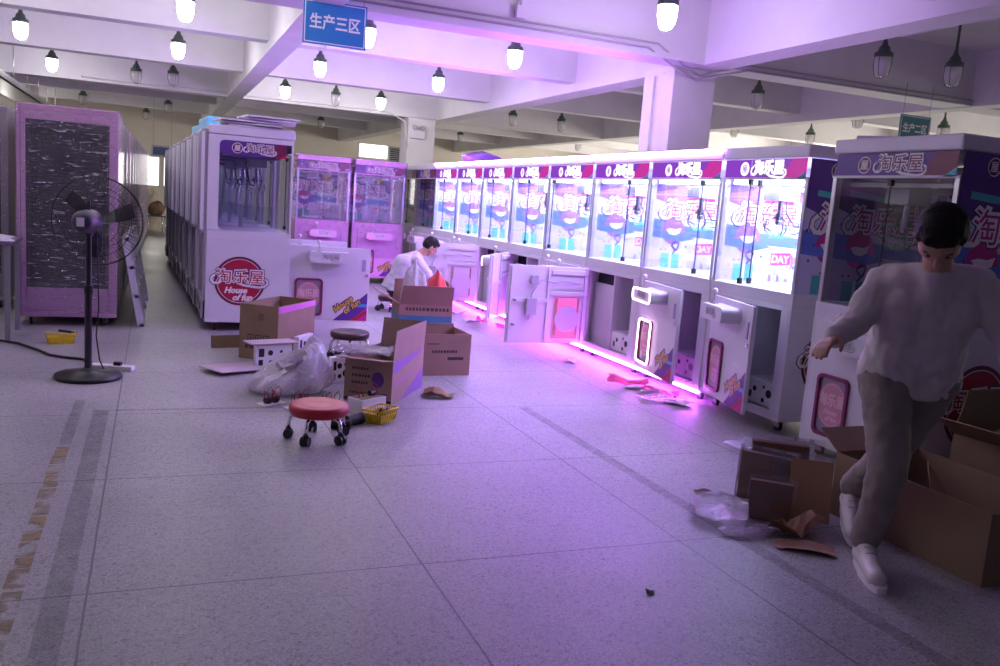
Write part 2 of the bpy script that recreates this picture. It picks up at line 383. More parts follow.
# conduits on the beams and the cable tray on the left
def conduit(name, paths, r, m=CEILP):
    mb = MB()
    for p in paths: mb.tube(p, r, 6)
    return obj(name, mb, m, kind='structure')
CAB = mat('grey_cable', (.45, .43, .47), .6)
conduit('trim_1', [[(1.5, 7.66, 3.12), (4.6, 7.66, 3.12), (4.95, 7.75, 2.98), (5.3, 7.93, 2.93), (5.7, 7.66, 3.05), (9, 7.66, 3.06), (13.8, 7.66, 3.06)],
                   [(1.5, 7.67, 3.07), (4.5, 7.67, 3.07), (4.9, 7.8, 2.95), (5.25, 7.92, 2.88), (5.7, 7.67, 3.0), (13.8, 7.66, 3.02)]], .011, CAB)
conduit('trim_2', [[(4.98, 8.3, 2.92), (4.98, 8.3, 1.9)], [(5.1, 7.93, 2.92), (4.98, 8.15, 2.93)]], .01, CEILP)
conduit('trim_3', [[(-1.2, 16.82, 3.06), (1.0, 16.82, 3.06), (4.2, 16.82, 3.06), (4.55, 16.82, 2.9), (4.6, 16.82, 2.4)]], .014, CEILP)
for i, (x, y0, y1, z) in enumerate(((.03, 7.69, 10.6, 3.11), (1.9, 10.65, 10.65, 3.11), (3.1, 7.67, 7.67, 3.15))):
    o = MB().box(x-.045, x+.045, y0-.05, y0, z-.01, z+.1); o.tube([(x, y0-.02, z+.1), (x, y0-.02, ZC)], .012)
    tag(obj('junction_box', o, CEILP), ('white junction box on the beam over the aisle gap', 'white junction box on the beam behind the blue sign', 'white junction box and conduit high on the beam before the column')[i], 'junction box')
tray = MB()
for x0, x1 in ((-2.42, -2.39), (-1.98, -1.95)): tray.box(x0, x1, 4, 24, 2.62, 2.72)
tray.box(-2.42, -1.95, 4, 24, 2.62, 2.635)
for q in range(12): tray.tube([(-2.18, 5.3+q*1.6, 2.7), (-2.18, 5.3+q*1.6, ZC-.01)], .012)
tag(obj('cable_tray', tray, ALU), 'long steel cable tray hung under the ceiling beside the wall', 'cable tray')

# ------------------------------------------------------------------ ceiling lamps
LGL = mat('unlit_lamp_glass', (.75, .74, .74), .15, alpha=.45)
LGREEN = mat('dark_green_metal', (.07, .10, .08), .5)
def lamp(x, y, lit, label, rod=True, z=3.13):
    t = thing('ceiling_lamp', label, 'lamp', (x, y, z), 0, 'explosion proof ceiling lamps')
    cached('lamprod', 'hanger_rod', lambda: MB().cyl((0, 0, .17), (0, 0, ZC-3.13), .014, n=8), LGREEN, t)
    cached('lampcap', 'lamp_cap', lambda: MB().lathe([(.085, .03), (.09, .05), (.088, .075), (.06, .09), (.05, .13), (.03, .15), (.018, .2)], 16), LGREEN, t)
    key = 'lampgl' + str(lit)
    cached(key, 'lamp_glass', lambda: MB().lathe([(.012, -.16), (.045, -.148), (.068, -.11), (.080, -.05), (.083, .03)], 16), LAMPM if lit else LGL, t)
    if not lit: cached('bulb', 'bulb', lambda: MB().lathe([(.01, -.07), (.03, -.05), (.035, -.02), (.02, .02), (.018, .04)], 10), WST, t)
    def cage():
        m = MB()
        for a in range(4):
            c, s_ = math.cos(a*PI/2+.4), math.sin(a*PI/2+.4)
            m.tube([(c*.092, s_*.092, .05), (c*.09, s_*.09, -.06), (c*.066, s_*.066, -.15), (0, 0, -.175)], .0035, 5)
        return m
    cached('lampcage', 'cage', cage, LGREEN, t)
    return t
cols = {-1.54: 'above the film wrapped pink cabinet', .25: 'above the narrow aisle', 2.07: 'above the open white machine', 3.77: 'above the glowing row'}
rows = {9.37: 'first bay past the signboard beam', 12.25: 'second bay past the signboard beam', 15.7: 'third bay past the signboard beam'}
for x, cn in cols.items():
    for y, rn in rows.items():
        if (x, y) in ((.25, 15.7),): continue
        lamp(x, y, True, 'lit caged lamp %s, %s' % (cn, rn))
lamp(3.93, 6.45, True, 'large lit caged lamp before the purple column beam')
for x, y in ((-1.54, 6.45), (.25, 6.45)):
    lamp(x, y, True, 'lit caged lamp nearer than the signboard beam, ' + ('over the wall side floor' if x < 0 else 'over the middle of the front floor'))
for x, y, lb in ((-.32, 16.0, 'unlit green capped lamp over the aisle, hung low beside its twin'), (.25, 15.7, 'unlit green capped lamp over the aisle, nearer the white machine'),
                 (.25, 22.0, 'small unlit lamp over the far aisle near the blue board'), (-.25, 25.5, 'smallest unlit lamp at the far aisle end'), (-1.55, 22.2, 'small unlit lamp over the far end of the wrapped row'),
                 (3.0, 15.95, 'unlit green capped lamp between two lit ones, over the pink machines'), (3.8, 22.0, 'small unlit lamp beyond the pink machines'),
                 (6.45, 15.9, 'unlit lamp in the dim bay behind the glowing row, first of two'), (7.5, 15.9, 'unlit lamp in the dim bay behind the glowing row, second of two'),
                 (6.7, 7.75-.9, 'unlit lamp hung just beside the purple column beam'), (7.55, 6.75, 'nearest unlit lamp, large, on a long rod over the front machine'),
                 (7.5, 9.8, 'unlit lamp behind the thick purple column'), (9.75, 13.3, 'unlit lamp before the cream wall, beside the column'),
                 (9.75, 10.3, 'unlit lamp hung near the teal zone sign'), (11.4, 13.2, 'small unlit lamp over the cream wall, before the front machine'),
                 (11.6, 10.4, 'unlit lamp past the teal zone sign'), (7.4, 21.8, 'small unlit lamp near the far column'), (10.2, 20.5, 'small unlit lamp low before the pale far wall')):
    lamp(x, y, False, lb)

# ------------------------------------------------------------------ signs
def sign(label, loc, wd, ht, text, face, chains=.5, rz=0, lines=True):
    t = thing('zone_sign', label, 'sign', loc, rz)
    obj('board', MB().box(-wd/2, wd/2, 0, .012, 0, ht), face, t)
    o = rr(-wd/2+.012, wd/2-.012, .012, ht-.012, .004, 1); i = rr(-wd/2+.02, wd/2-.02, .02, ht-.02, .004, 1)
    lt = MB().ring(o, i, .001, 0, NEAR((0, -.001, 0)))
    if text: lt.text(text, ht*.36, 0, NEAR((0, 0, ht*.52)), off=.0035, width=wd*.8, z=.001)
    obj('lettering', lt, WST, t)
    h = MB()
    for sx in (-1, 1): h.tube([(sx*(wd/2-.03), .006, ht), (sx*(wd/2-.03), .006, ht+chains)], .003, 5)
    obj('hanger', h, STEEL, t)
sign('blue hanging sign with four white characters, front of the room', (1.40, 7.62, 2.655), .54, .36, '生产三区', mat('sign_blue', (.03, .22, .56), .4), .55)
sign('teal hanging sign with four white characters over the front machine', (8.06, 7.62, 2.49), .46, .30, '生产二区', mat('sign_teal', (.04, .22, .26), .4), .35)
sign('dark blue hanging board at the far end of the aisle', (.13, 20.0, 1.9), .42, .22, '', mat('sign_navy', (.03, .06, .16), .4), 1.4)
t = thing('emergency_light', 'white twin head emergency light on the far column', 'emergency light', (4.82, 16.84, 2.6))
obj('housing', MB().box(-.13, .13, -.06, 0, 0, .16), WHITE, t, bevel=.01)
for sx in (-1, 1): obj('lamp_head', MB().lathe([(.02, 0), (.05, .02), (.055, .06), (.04, .065)], 14, T=TR((1, 0, 0), (0, 0, 1), (sx*.08, -.01, .21))), GREY, t)

# ------------------------------------------------------------------ claw machines
D = .88
LOGO = '淘乐屋'
def put_logo(m, T, wd, mi_out, mi_in, mi_fill, z=0):
    """the wavy three character logo: dark outline, white body, coloured strokes, with the tail stroke"""
    sz = wd*.34; Q = T @ Matrix.Diagonal((1, .92, 1, 1))
    m.text(LOGO, sz, mi_out, Q, off=wd*.036, width=wd*1.04, z=z)
    tails = ([(-.50*wd, .02*wd), (-.56*wd, -.03*wd), (-.57*wd, -.10*wd), (-.52*wd, -.15*wd), (-.44*wd, -.15*wd), (-.38*wd, -.11*wd)],
             [(-.02*wd, -.14*wd), (.06*wd, -.18*wd), (.2*wd, -.20*wd), (.38*wd, -.22*wd), (.50*wd, -.20*wd), (.56*wd, -.14*wd), (.55*wd, -.07*wd), (.50*wd, -.05*wd)])
    for tl in tails:
        m.tube([(x, y, z/40) for x, y in tl], .040*wd, 6, mi_out, T=T @ Matrix.Diagonal((1, 1, .02, 1)))
        m.tube([(x, y, z*50+.03*wd) for x, y in tl], .026*wd, 6, mi_in, T=T @ Matrix.Diagonal((1, 1, .02, 1)))
    m.text(LOGO, sz, mi_in, Q, off=wd*.024, width=wd, z=z+.0009)
    m.text(LOGO, sz*.97, mi_fill, Q, off=.0006, width=wd*.95, z=z+.0022)
def side_logo(T):
    m = MB(); R = .24
    m.flat(circ(R, 40), 0, T, .001); m.ring(circ(R*.90, 40), circ(R*.875, 40), .0006, 1, T, .0012)
    m.flat(circ(R*.862, 40), 3, T, .0013)
    put_logo(m, T @ Matrix.Translation((0, .045, 0)), .47, 2, 1, 3, .002)
    m.text('House', .080, 1, T @ Matrix.Translation((-.035, -.090, 0)), off=.004, shear=.3, z=.002)
    m.text('of fun', .080, 1, T @ Matrix.Translation((.03, -.160, 0)), off=.004, shear=.3, z=.002)
    return m
LOGOM = [DRED, WST, NAVY, RED]
def art(T, wd, seed=0, dark=False):
    """sticker sheet wd wide, z .98 to 1.75 (local y 0..0.77, x -wd/2..wd/2)"""
    # mats: 0 lilac-white 1 purple 2 magenta 3 blue 4 teal 5 white 6 navy 7 yellow 8 violet 9 pale
    m = MB(); h = wd/2
    m.flat([(-h, 0), (h, 0), (h, .77), (-h, .77)], 0, T, 0)
    def q(pts, mi, z): m.flat([(max(-h, min(h, x*wd)), max(0, min(.77, y))) for x, y in pts], mi, T, z)
    q([(-.5, .60), (-.3, .56), (-.05, .60), (.2, .66), (.5, .62), (.5, .77), (-.5, .77)], 8, .0006)
    q([(-.08, .60), (.06, .55), (.32, .57), (.36, .70), (.1, .72)], 2, .0009)
    q([(-.5, .66), (-.2, .70), (-.2, .77), (-.5, .77)], 1, .0009)
    q([(.22, .64), (.36, .70), (.31, .77), (.17, .71)], 7, .0012)
    if dark:
        q([(-.5, .58), (-.2, .50), (.1, .55), (.5, .48), (.5, .77), (-.5, .77)], 1, .001)
        q([(.05, .60), (.12, .56), (.42, .57), (.40, .66), (.3, .70), (.2, .70), (.1, .67)], 10, .0011); q([(-.4, .66), (.1, .63), (.1, .67), (-.4, .70)], 4, .0011)
    q([(-.5, .33), (-.2, .29), (.5, .27), (.5, .35), (-.1, .38), (-.5, .43)], 3, .0009)
    m.flat(circ(.12, 30, -.22*wd, .33), 2 if dark else 8, T, .0013)
    m.flat([(-.32*wd, .34), (-.27*wd, .30), (-.2*wd, .29), (-.13*wd, .31), (-.11*wd, .36), (-.18*wd, .345), (-.26*wd, .35)], 5, T, .0018)
    q([(-.5, .27), (-.1, .24), (.1, .27), (-.1, .31), (-.5, .33)], 3, .0016)
    q([(.06, .345), (.34, .355), (.34, .445), (.06, .435)], 4, .0013)
    m.text('APRIL', .075, 5, T @ Matrix.Translation((.2*wd, .395, 0)), off=.002, z=.002)
    q([(.12, .13), (.38, .14), (.37, .235), (.11, .225)], 2, .0013)
    m.text('DAY', .085, 5, T @ Matrix.Translation((.245*wd, .182, 0)), off=.003, z=.002)
    q([(.36, .08), (.44, .16), (.5, .10), (.48, .20), (.5, .24), (.42, .2), (.36, .24), (.39, .15)], 8, .0013)
    q([(-.36, .0), (-.10, .0), (-.10, .13), (-.36, .13)], 4, .0013)
    q([(-.24, .0), (-.21, .0), (-.21, .13), (-.24, .13)], 5, .0016)
    m.tube([(x*wd, y, .003) for x, y in ((-.2, .13), (-.14, .17), (-.12, .22), (-.18, .24), (-.22, .2), (-.16, .16))], .006, 5, 6, T=T)
    for a in range(7): q([(x*.03+.22+.0*a, y*.05+.07) for x, y in ()] or [(.05+a*.055, .0), (.09+a*.055, .0), (.085+a*.055, .03+.05*((a*37) % 5)/5), (.055+a*.055, .03+.05*((a*53) % 5)/5)], 8 if a % 2 else 9, .0012)
    rs = random.Random(seed)
    for a in range(16): m.flat(circ(rs.uniform(.006, .014), 7, rs.uniform(-h+.03, h-.03), rs.uniform(.03, .55)), rs.choice((2, 1, 4, 3)), T, .0011)
    put_logo(m, T @ Matrix.Translation((.02*wd, .52, 0)), wd*.78, 6, 5, 2, .0022)
    return m
ARTM = [LILAC, PURP, MAG, BLUE, TEAL, WST, NAVY, YEL, VIOL, mat('pale_blue_print', (.45, .6, .8), .4), DRED]
def header_art(T, wd, lit):
    m = MB()   # 0 purple 1 magenta 2 letters 3 navy 4 teal
    m.flat([(-wd/2, 0), (wd/2, 0), (wd/2, .135), (-wd/2, .135)], 0, T, .001)
    m.flat([(wd*.22, 0), (wd/2, 0), (wd/2, .135), (wd*.34, .135)], 1, T, .0015)
    m.flat([(wd*.40, 0), (wd/2, 0), (wd/2, .05)], 4, T, .002)
    m.ring(circ(.05, 22, -wd*.24, .068), circ(.044, 22, -wd*.24, .068), .0008, 2, T, .002)
    m.flat(circ(.041, 22, -wd*.24, .068), 2 if lit else 1, T, .002)
    m.text('屋', .06, 0 if lit else 2, T @ Matrix.Translation((-wd*.24, .068, 0)), off=.001, z=.003)
    put_logo(m, T @ Matrix.Translation((wd*(.06 if wd > .7 else .10), .078, 0)), .33 if wd > .7 else .27, 3, 2, 2 if lit else 1, .0025)
    return m

def make_door(root, w, angle, neon, key, wht, hatch_lit=None):
    W = .82*w
    d = cached(('door', key), 'door', lambda: MB().box(-.02, .004, -W, 0, .12, .875), wht, root, loc=(-.004, w-.085, 0), rot=(0, 0, -math.radians(angle)), bevel=.004)
    def inner():
        m = MB(); x0, x1 = .0045, .02
        m.box(x0, x1, -W+.02, -W+.05, .14, .86).box(x0, x1, -.05, -.02, .14, .86).box(x0, x1, -W*.52, -W*.48, .14, .86)
        m.box(x0, x1, -W+.05, -W*.52, .52, .56).box(x0, .03, -W*.48, -.05, .60, .63).box(x0, .03, -W*.48, -.05, .80, .84).box(x0, .014, -W*.48, -.06, .66, .78)
        return m
    cached(('inner', key), 'inner_batten', inner, wht, d)
    if angle > 60:                                   # only an open door shows the back of its window and its wiring
        m = MB(); m.box(.005, .016, -.42*W, -.09, .17, .57, 0)
        m.flat(circ(.13, 26), 1, TR((0, 1, 0), (0, 0, 1), (.0175, -.25*W, .36)))
        m.box(.0162, .017, -.42*W, -.38*W, .2, .57, 2).box(.0162, .017, -.13*W, -.09, .2, .57, 2)
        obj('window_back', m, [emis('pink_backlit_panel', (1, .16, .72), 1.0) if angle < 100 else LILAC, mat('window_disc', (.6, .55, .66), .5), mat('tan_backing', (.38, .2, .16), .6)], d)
        wi = MB().tube([(.02, -.1, .72), (.03, -.3*W, .74), (.025, -.45*W, .72), (.03, -.62*W, .74), (.03, -.72*W, .6), (.025, -.74*W, .35)], .005, 5)
        wi.box(.02, .05, -.74*W, -.66*W, .70, .78).box(.02, .05, -.78*W, -.66*W, .40, .56)
        obj('wiring', wi, GREY, d)
        for z in (.54, .3): obj('hinge_bolt', MB().cyl((.004, -W+.06, z), (.06, -W+.06, z), .012, n=8), STEEL, d)
    cb = cached(('cbox', key), 'control_box', lambda: MB().prism(rr(-.21, .21, -.055, .055, .04), .15, 0, FRONT((-.02, -.48*W, .775))), wht, d)
    def plate():
        m = MB(); T = FRONT((-.171, -.48*W, .775)); put_logo(m, T @ Matrix.Translation((0, .01, 0)), .17, 0, 1, 0, .001); return m
    cached(('cplate', key), 'control_label', plate, [mat('grey_print', (.25, .22, .3), .5), WST], cb)
    if neon:
        m = MB(); P = [(FRONT((-.168, -.48*W, .775)) @ Vector((x, y, .004))) for x, y in rr(-.205, .205, -.05, .05, .036)]
        m.tube(P, .007, 6, closed=True); obj('neon_rim', m, NEON, cb)
    def stick():
        m = MB(); c = (-.11, -.34*W, .83); m.cyl((c[0], c[1], .825), (c[0], c[1], .835), .035, .03, 14, 1); m.cyl(c, (c[0], c[1], .91), .006, n=8, mi=1); m.ball((c[0], c[1], .925), .022, 12, 0); return m
    cached(('stick', key), 'joystick', stick, [mat('joystick_ball', (.8, .7, .8), .2), CHROME], cb)
    o = rr(.075*W, .42*W, .17, .55, .04); i = rr(.075*W+.02, .42*W-.02, .19, .53, .03)
    fr = cached(('wfr', key), 'window_frame', lambda: MB().ring([(x, y) for x, y in o], i, .018, 0, FRONT((-.02, 0, 0))), mat('maroon_frame', (.22, .02, .10), .35), d)
    if neon:
        P = [FRONT((-.02, 0, 0)) @ Vector((x, y, .02)) for x, y in rr(.075*W+.006, .42*W-.006, .176, .544, .035)]
        obj('neon_rim', MB().tube(P, .009, 6, closed=True), NEON, fr)
    def wp():
        m = MB(); T = FRONT((-.0205, -.2475*W, .37))
        m.flat([(x-.2475*W, y-.36-.01) for x, y in i], 0, T, .001); m.flat(circ(.12, 28, 0, 0, .14), 1, T, .002); m.ring(circ(.11, 28, 0, 0, .13), circ(.106, 28, 0, 0, .126), .0005, 2, T, .0024)
        m.text(LOGO, .085, 2, T @ Matrix.Translation((0, .03, 0)), off=.003, width=.22, z=.003)
        m.text('House', .042, 2, T @ Matrix.Translation((0, -.045, 0)), off=.002, shear=.3, z=.003); m.text('of fun', .042, 2, T @ Matrix.Translation((.01, -.085, 0)), off=.002, shear=.3, z=.003); return m
    cached(('wpane', key), 'window_pane', wp, [mat('grey_acrylic_panel', (.33, .30, .36), .15), PINKL, mat('pale_pink_print', (.75, .5, .55), .4)], fr)
    def decal():
        m = MB(); T = FRONT((-.0205, 0, 0)); a = .56*W
        m.flat([(a, .125), (W-.012, .125), (W-.012, .42)], 0, T, .001)
        m.flat([(a+.22*W, .125), (W-.012, .125), (W-.012, .27)], 1, T, .0016)
        m.flat([(W-.16, .27), (W-.012, .27), (W-.012, .30), (W-.12, .30)], 2, T, .002)
        m.flat([(W-.2, .125), (W-.13, .125), (W-.012, .2), (W-.012, .24)], 3, T, .0022)
        R = T @ Matrix.Translation((a+.19*W, .27, 0)) @ Matrix.Rotation(.64, 4, 'Z')
        for dx, dy, tx in ((-.03, .055, 'House'), (.03, -.015, 'of fun')):
            m.text(tx, .085, 4, R @ Matrix.Translation((dx, dy, 0)), off=.010, shear=.25, z=.0025)
            m.text(tx, .085, 5, R @ Matrix.Translation((dx, dy, 0)), off=.002, shear=.25, z=.003)
        return m
    cached(('decal', key), 'corner_decal', decal, [PURP, MAG, mat('sky_print', (.1, .35, .7), .4), RED, NAVY, YEL], d)
    cached(('lock', key), 'lock', lambda: MB().box(-.026, -.019, -.945*W, -.905*W, .64, .76, 0).cyl((-.02, -.965*W, .6), (-.032, -.965*W, .6), .014, n=12, mi=1), [mat('lavender_recess', (.45, .35, .6), .5), CHROME], d)
    return d

def machine(label, loc, rz, w, lit=False, door=0, neon=False, group=None, side='art', color='w', inside=True, top_neon=False, base_neon=False, front_glass=True, near_logo=False, far_logo=False, backs=False, ajar=0, split=.5, doorless=False, lightcol=(.57, .60, 1), power=None, D=.88, dark=False):
    t = thing('claw_machine', label, 'claw machine', loc, rz, group)
    P = {'w': WHITE, 'p': PINK}[color]; kk = (color, round(w, 3), D)
    def body():
        m = MB()
        m.box(0, D, 0, w, .09, .13).box(D-.02, D, .02, w-.02, .13, .89).box(0, D, 0, .02, .13, .89).box(0, D, w-.02, w, .13, .89)
        m.box(0, D, 0, w, .89, .98).box(0, .03, .02, .10, .13, .89).box(0, .03, w-.09, w-.02, .13, .89).box(0, .03, .10, w-.09, .13, .15).box(0, .03, .10, w-.09, .855, .89)
        m.box(.03, D-.02, .47*w, .47*w+.02, .13, .89); m.box(.06, D-.02, .02, .47*w, .13, .335)
        m.box(.10, .12, .47*w+.02, w-.02, .13, .74)
        m.box(D-.03, D, .03, w-.03, .98, 1.88)
        return m
    cached(('body', kk), 'body', body, P, t, bevel=.004)
    cached(('void', kk), 'power_bay', lambda: MB().box(.14, .5, .47*w+.03, w-.03, .72, .87), DARK, t)
    def cp():
        m = MB(); m.box(.035, .06, .105, .25*w, .16, .325, 0).box(.04, .06, .265*w, .45*w, .16, .325, 0)
        T = FRONT((.0345, 0, 0)); c = .178*w
        m.flat(circ(.03, 18, -c, .25), 1, T, .001); m.flat(circ(.012, 10, -c+.06, .29), 1, T, .001); m.flat(circ(.012, 10, -c-.055, .29), 1, T, .001)
        m.flat(rr(-c+.04, -c+.075, .18, .215, .004, 1), 1, T, .001); m.flat(rr(-c-.07, -c-.04, .18, .21, .004, 1), 1, T, .001)
        m.flat(circ(.02, 14, -.35*w, .26), 1, T, -.004); m.flat(rr(-.41*w, -.38*w, .19, .24, .004, 1), 1, T, -.004); return m
    if door > 5 or doorless: cached(('coin', kk), 'coin_panel', cp, [WST, BLACK], t)
    frame_y = side == 'window'
    cached(('posts', kk), 'front_lintel', lambda: MB().box(0, .05, 0, w, 1.745, 1.76), P, t)
    for y0 in (.004, w-.034): cached('fpost', 'front_post', lambda: MB().box(.006, .036, 0, .03, .98, 1.745), ALU, t, loc=(0, y0, 0))
    for y0 in (0, w-.045): cached(('bpost', color), 'rear_post', lambda: MB().box(D-.06, D-.03, 0, .045, .98, 1.9), P, t, loc=(0, y0, 0))
    cached(('cap', kk), 'top_cover', lambda: MB().box(-.012, D, 0, w, 1.89, 1.975), P, t, bevel=.012)
    if front_glass:
        h = w*split
        for i, (a, b) in enumerate(((.04, h-.003), (h+.003, w-.04))):
            g = obj('glass_door', MB().box(0, .006, 0, b-a, .985, 1.885) if ajar and i == 0 else MB().box(0, .006, 0, b-a, .985, 1.742), GLASS, t, loc=(-.006, a, 0))
            if ajar and i == 1: g.rotation_euler = (0, 0, 0)
            if ajar and i == 0: g.rotation_euler = (0, 0, math.radians(ajar))
            ey = (b-a-.01) if i == 0 else .01
            la = MB().box(-.012, .016, ey-.012, ey+.012, 1.0, 1.04).box(-.012, .016, ey-.012, ey+.012, 1.70, 1.735).box(-.001, .007, ey-.0022, ey+.0022, 1.04, 1.70)
            obj('latch', la, BLACK, g) if i == 0 or split == .5 and ajar else None
    hw = w-.05
    if lit is not None:
        hm = [emis('lit_purple_header', (.30, .06, .62), .9), emis('lit_magenta_header', (.75, .05, .45), .8), LETTER, NAVY, TEAL] if lit else [PURP, DRED, WST, NAVY, TEAL]
        cached(('head', kk, bool(lit)), 'header_panel', lambda: header_art(FRONT((.002, w/2, 1.752)), hw, lit), hm, t)
        cached(('back', kk, bool(lit)), 'back_graphic', lambda: art(FRONT((D-.032, w/2, .985)), w-.08, 3, not lit), ARTM, t)
    if inside:
        rail = MB().box(.10, .13, .05, w-.05, 1.70, 1.725).box(D-.16, D-.13, .05, w-.05, 1.70, 1.725).box(.12, D-.14, w*.66-.015, w*.66+.015, 1.695, 1.72).box(.22, .40, w*.66-.09, w*.66+.09, 1.61, 1.70)
        obj('gantry', rail, STEEL, t)
        cx, cy = .31, w*.66
        def claw():
            m = MB(); m.cyl((cx, cy, 1.62), (cx, cy, 1.52), .022, n=10).cyl((cx, cy, 1.52), (cx, cy, 1.47), .036, .03, 12).ball((cx, cy, 1.455), .03, 10)
            for a in range(3):
                c, s_ = math.cos(a*2.094+.5), math.sin(a*2.094+.5)
                m.tube([(cx+c*.03, cy+s_*.03, 1.49), (cx+c*.085, cy+s_*.085, 1.47), (cx+c*.095, cy+s_*.095, 1.40), (cx+c*.055, cy+s_*.055, 1.345)], [.009, .008, .007, .004], 6)
            return m
        cached(('claw', kk), 'claw', claw, mat('dark_chrome', (.34, .34, .38), .2, 1), t)
        cb = MB().tube([(cx, cy-.06, 1.66), (cx-.02, cy-.1, 1.52), (cx, cy-.18, 1.43), (cx+.03, cy-.32, 1.44), (cx+.04, cy-.46, 1.54), (cx+.05, .06, 1.68)], .008, 6).tube([(cx, cy+.05, 1.64), (cx-.04, cy+.13, 1.5), (cx-.02, cy+.12, 1.38)], .005, 5)
        obj('cable', cb, BLACK, t)
        def guard():
            m = MB(); m.box(.05, .40, .40*w, .40*w+.008, .985, 1.22).box(.40, .408, .05, .40*w, .985, 1.22); return m
        cached(('guard', kk), 'chute_guard', guard, ACRYL, t)
        cached(('rails', kk), 'guard_rail', lambda: MB().box(.395, .412, .05, .40*w+.01, 1.215, 1.235).box(.385, .42, .05, .085, .985, 1.23), ALU, t)
    if side == 'art':
        cached(('sideart', kk), 'side_graphic', lambda: art(NEAR((D/2, -.002, .985)), D-.02, 9, True), ARTM, t)
        cached(('sidepan', kk), 'side_panel', lambda: MB().box(.04, D-.03, .004, .012, .98, 1.76), WHITE, t)
        cached(('sidehead', kk), 'side_header', lambda: header_art(NEAR((D/2, -.002, 1.752)), D-.02, False), [PURP, DRED, WST, NAVY, TEAL], t)
    if side in ('art', None) and color == 'w':
        cached(('partition', kk), 'far_partition', lambda: MB().box(.05, D-.06, w-.014, w-.006, .985, 1.885), WHITE, t)
        cached(('partart', kk), 'partition_graphic', lambda: art(NEAR((D/2, w-.0150, .985)), D-.14, 5, not lit), ARTM, t)
    if side == 'window':                                # far local side: white frame with a round cornered window and a printed header
        o = [(.0, .96), (D, .96), (D, 1.9), (.0, 1.9)]
        def fr():
            m = MB(); T = FARS((0, w, 0)); y0, y1 = .99, 1.84; x0, x1 = -.02, -D+.10
            outer = []; inner = []
            for cx_, cy_ in ((x1, y0),): pass
            inn = rr(x1, .2, y0, y1, .05, 6); inn = [(min(x, x0), y) for x, y in inn]
            n = len(inn); mx, my = (x0+x1)/2, (y0+y1)/2
            for x, y in inn:
                if x >= x0-1e-6 and y > my: outer.append((0, 1.885))
                elif x >= x0-1e-6: outer.append((0, .985))
                else: outer.append((-D if x < mx else x, 1.885 if y > my else .985))
            m.ring(outer, inn, .02, 0, T, -.02); return m
        cached(('frame', kk), 'side_frame', fr, P, t)
        cached(('sg', kk), 'side_glass', lambda: MB().box(.02, D-.10, w-.014, w-.008, .985, 1.85), GLASS, t)
        cached(('sh', kk), 'side_header', lambda: header_art(FARS((.38, w-.006, 1.705)), .62, False), [PURP, DRED, WST, NAVY, RED], t)
    if near_logo: obj('side_logo', side_logo(NEAR((.38, -.001, .51))), LOGOM, t)
    if far_logo: obj('side_logo', side_logo(FARS((.47, w+.001, .50))), LOGOM, t)
    if backs:
        b = MB().box(D, D+.05, .03, w-.03, .95, 1.93).box(D, D+.02, .03, .07, .12, .95).box(D, D+.02, w-.07, w-.03, .12, .95).box(D, D+.03, .03, w-.03, .12, .30)
        for q in range(2): b.box(D+.05, D+.056, w*(.3+.4*q)-.004, w*(.3+.4*q)+.004, .95, 1.93)
        obj('rear_cover', b, mat('lavender_film_panel', (.50, .44, .58), .22, var=.05, scale=5), t, bevel=.006)
        obj('rear_vent', MB().box(D+.03, D+.034, w*.2, w*.3, .17, .25).box(D+.03, D+.034, w*.6, w*.7, .17, .25), DARK, t)
    if not doorless: make_door(t, w, door, neon, (kk, neon), P)
    cs = MB()
    for i, (x, y) in enumerate(((.1, .1), (.1, w-.1), (D-.1, .1), (D-.1, w-.1))):
        cached('caster', 'caster', lambda: MB().box(-.04, .04, -.03, .03, .075, .09, 1).box(-.018, -.012, -.02, .03, .03, .08, 1).box(.012, .018, -.02, .03, .03, .08, 1).cyl((-.012, .008, .034), (.012, .008, .034), .034, n=16, mi=0), [RUBBER, STEEL], t, loc=(x, y, 0))
    if lit:
        obj('light_bar', MB().box(.06, .085, .06, w-.06, 1.715, 1.74).box(.05, .07, .045, .06, 1.0, 1.70).box(D-.07, D-.05, w-.06, w-.045, 1.0, 1.70), LED, t)
        area('interior_led', (.42, w/2, 1.735), (0, 0, 0), D-.2, w-.2, power or E_INT, lightcol, t)
    if top_neon: obj('top_neon', MB().tube([(-.016, .0, 1.965), (-.016, w, 1.965)], .010, 6), NEONT, t)
    if base_neon: obj('base_neon', MB().tube([(.0, .0, .082), (.0, w, .082)], .012, 6), NEONB, t)
    return t

GR = 'claw machines in the glowing row'
machine('large white claw machine nearest the camera, closed hatch, behind the walking person', (3.88, 3.33, 0), 0, .92, lit=False, door=0, side='art', near_logo=True, group=GR)
machine('lit claw machine with side graphics, hatch ajar, next past the nearest one', (4.0, 4.60, 0), 0, .93, lit=True, door=15, side='art', near_logo=True, ajar=16, group=GR)
yy = 5.54
labs = ['glowing claw machine with neon rimmed hatch ajar and magenta base strip', 'glowing claw machine with hatch swung fully open showing pink window back', 'glowing claw machine hidden below by the wide open hatch',
        'glowing claw machine with neon hatch seen edge on beside the open hatch', 'glowing claw machine whose hatch stands open beside the seated worker', 'glowing claw machine just past the seated worker',
        'last lit claw machine where the violet top neon ends', 'unlit dull blue claw machine first past the neon end', 'unlit wrapped claw machine at the far end of the long row']
spec = [(11, True, True), (91, False, True), (0, False, False), (36, True, True), (112, False, True), (0, False, False), (0, False, False), (0, False, False), (0, False, False)]
for i, (lb, (an, ne, bn)) in enumerate(zip(labs, spec)):
    lt = i < 7
    machine(lb, (4.0, yy + 1.045*i, 0), 0, 1.035, lit=lt, door=an, neon=ne, side=None, top_neon=lt, base_neon=lt, split=(.24, .33, .88, .52, .62, .4, .55, .5, .45)[i], group=GR)
GL = 'white claw machines back to the aisle'
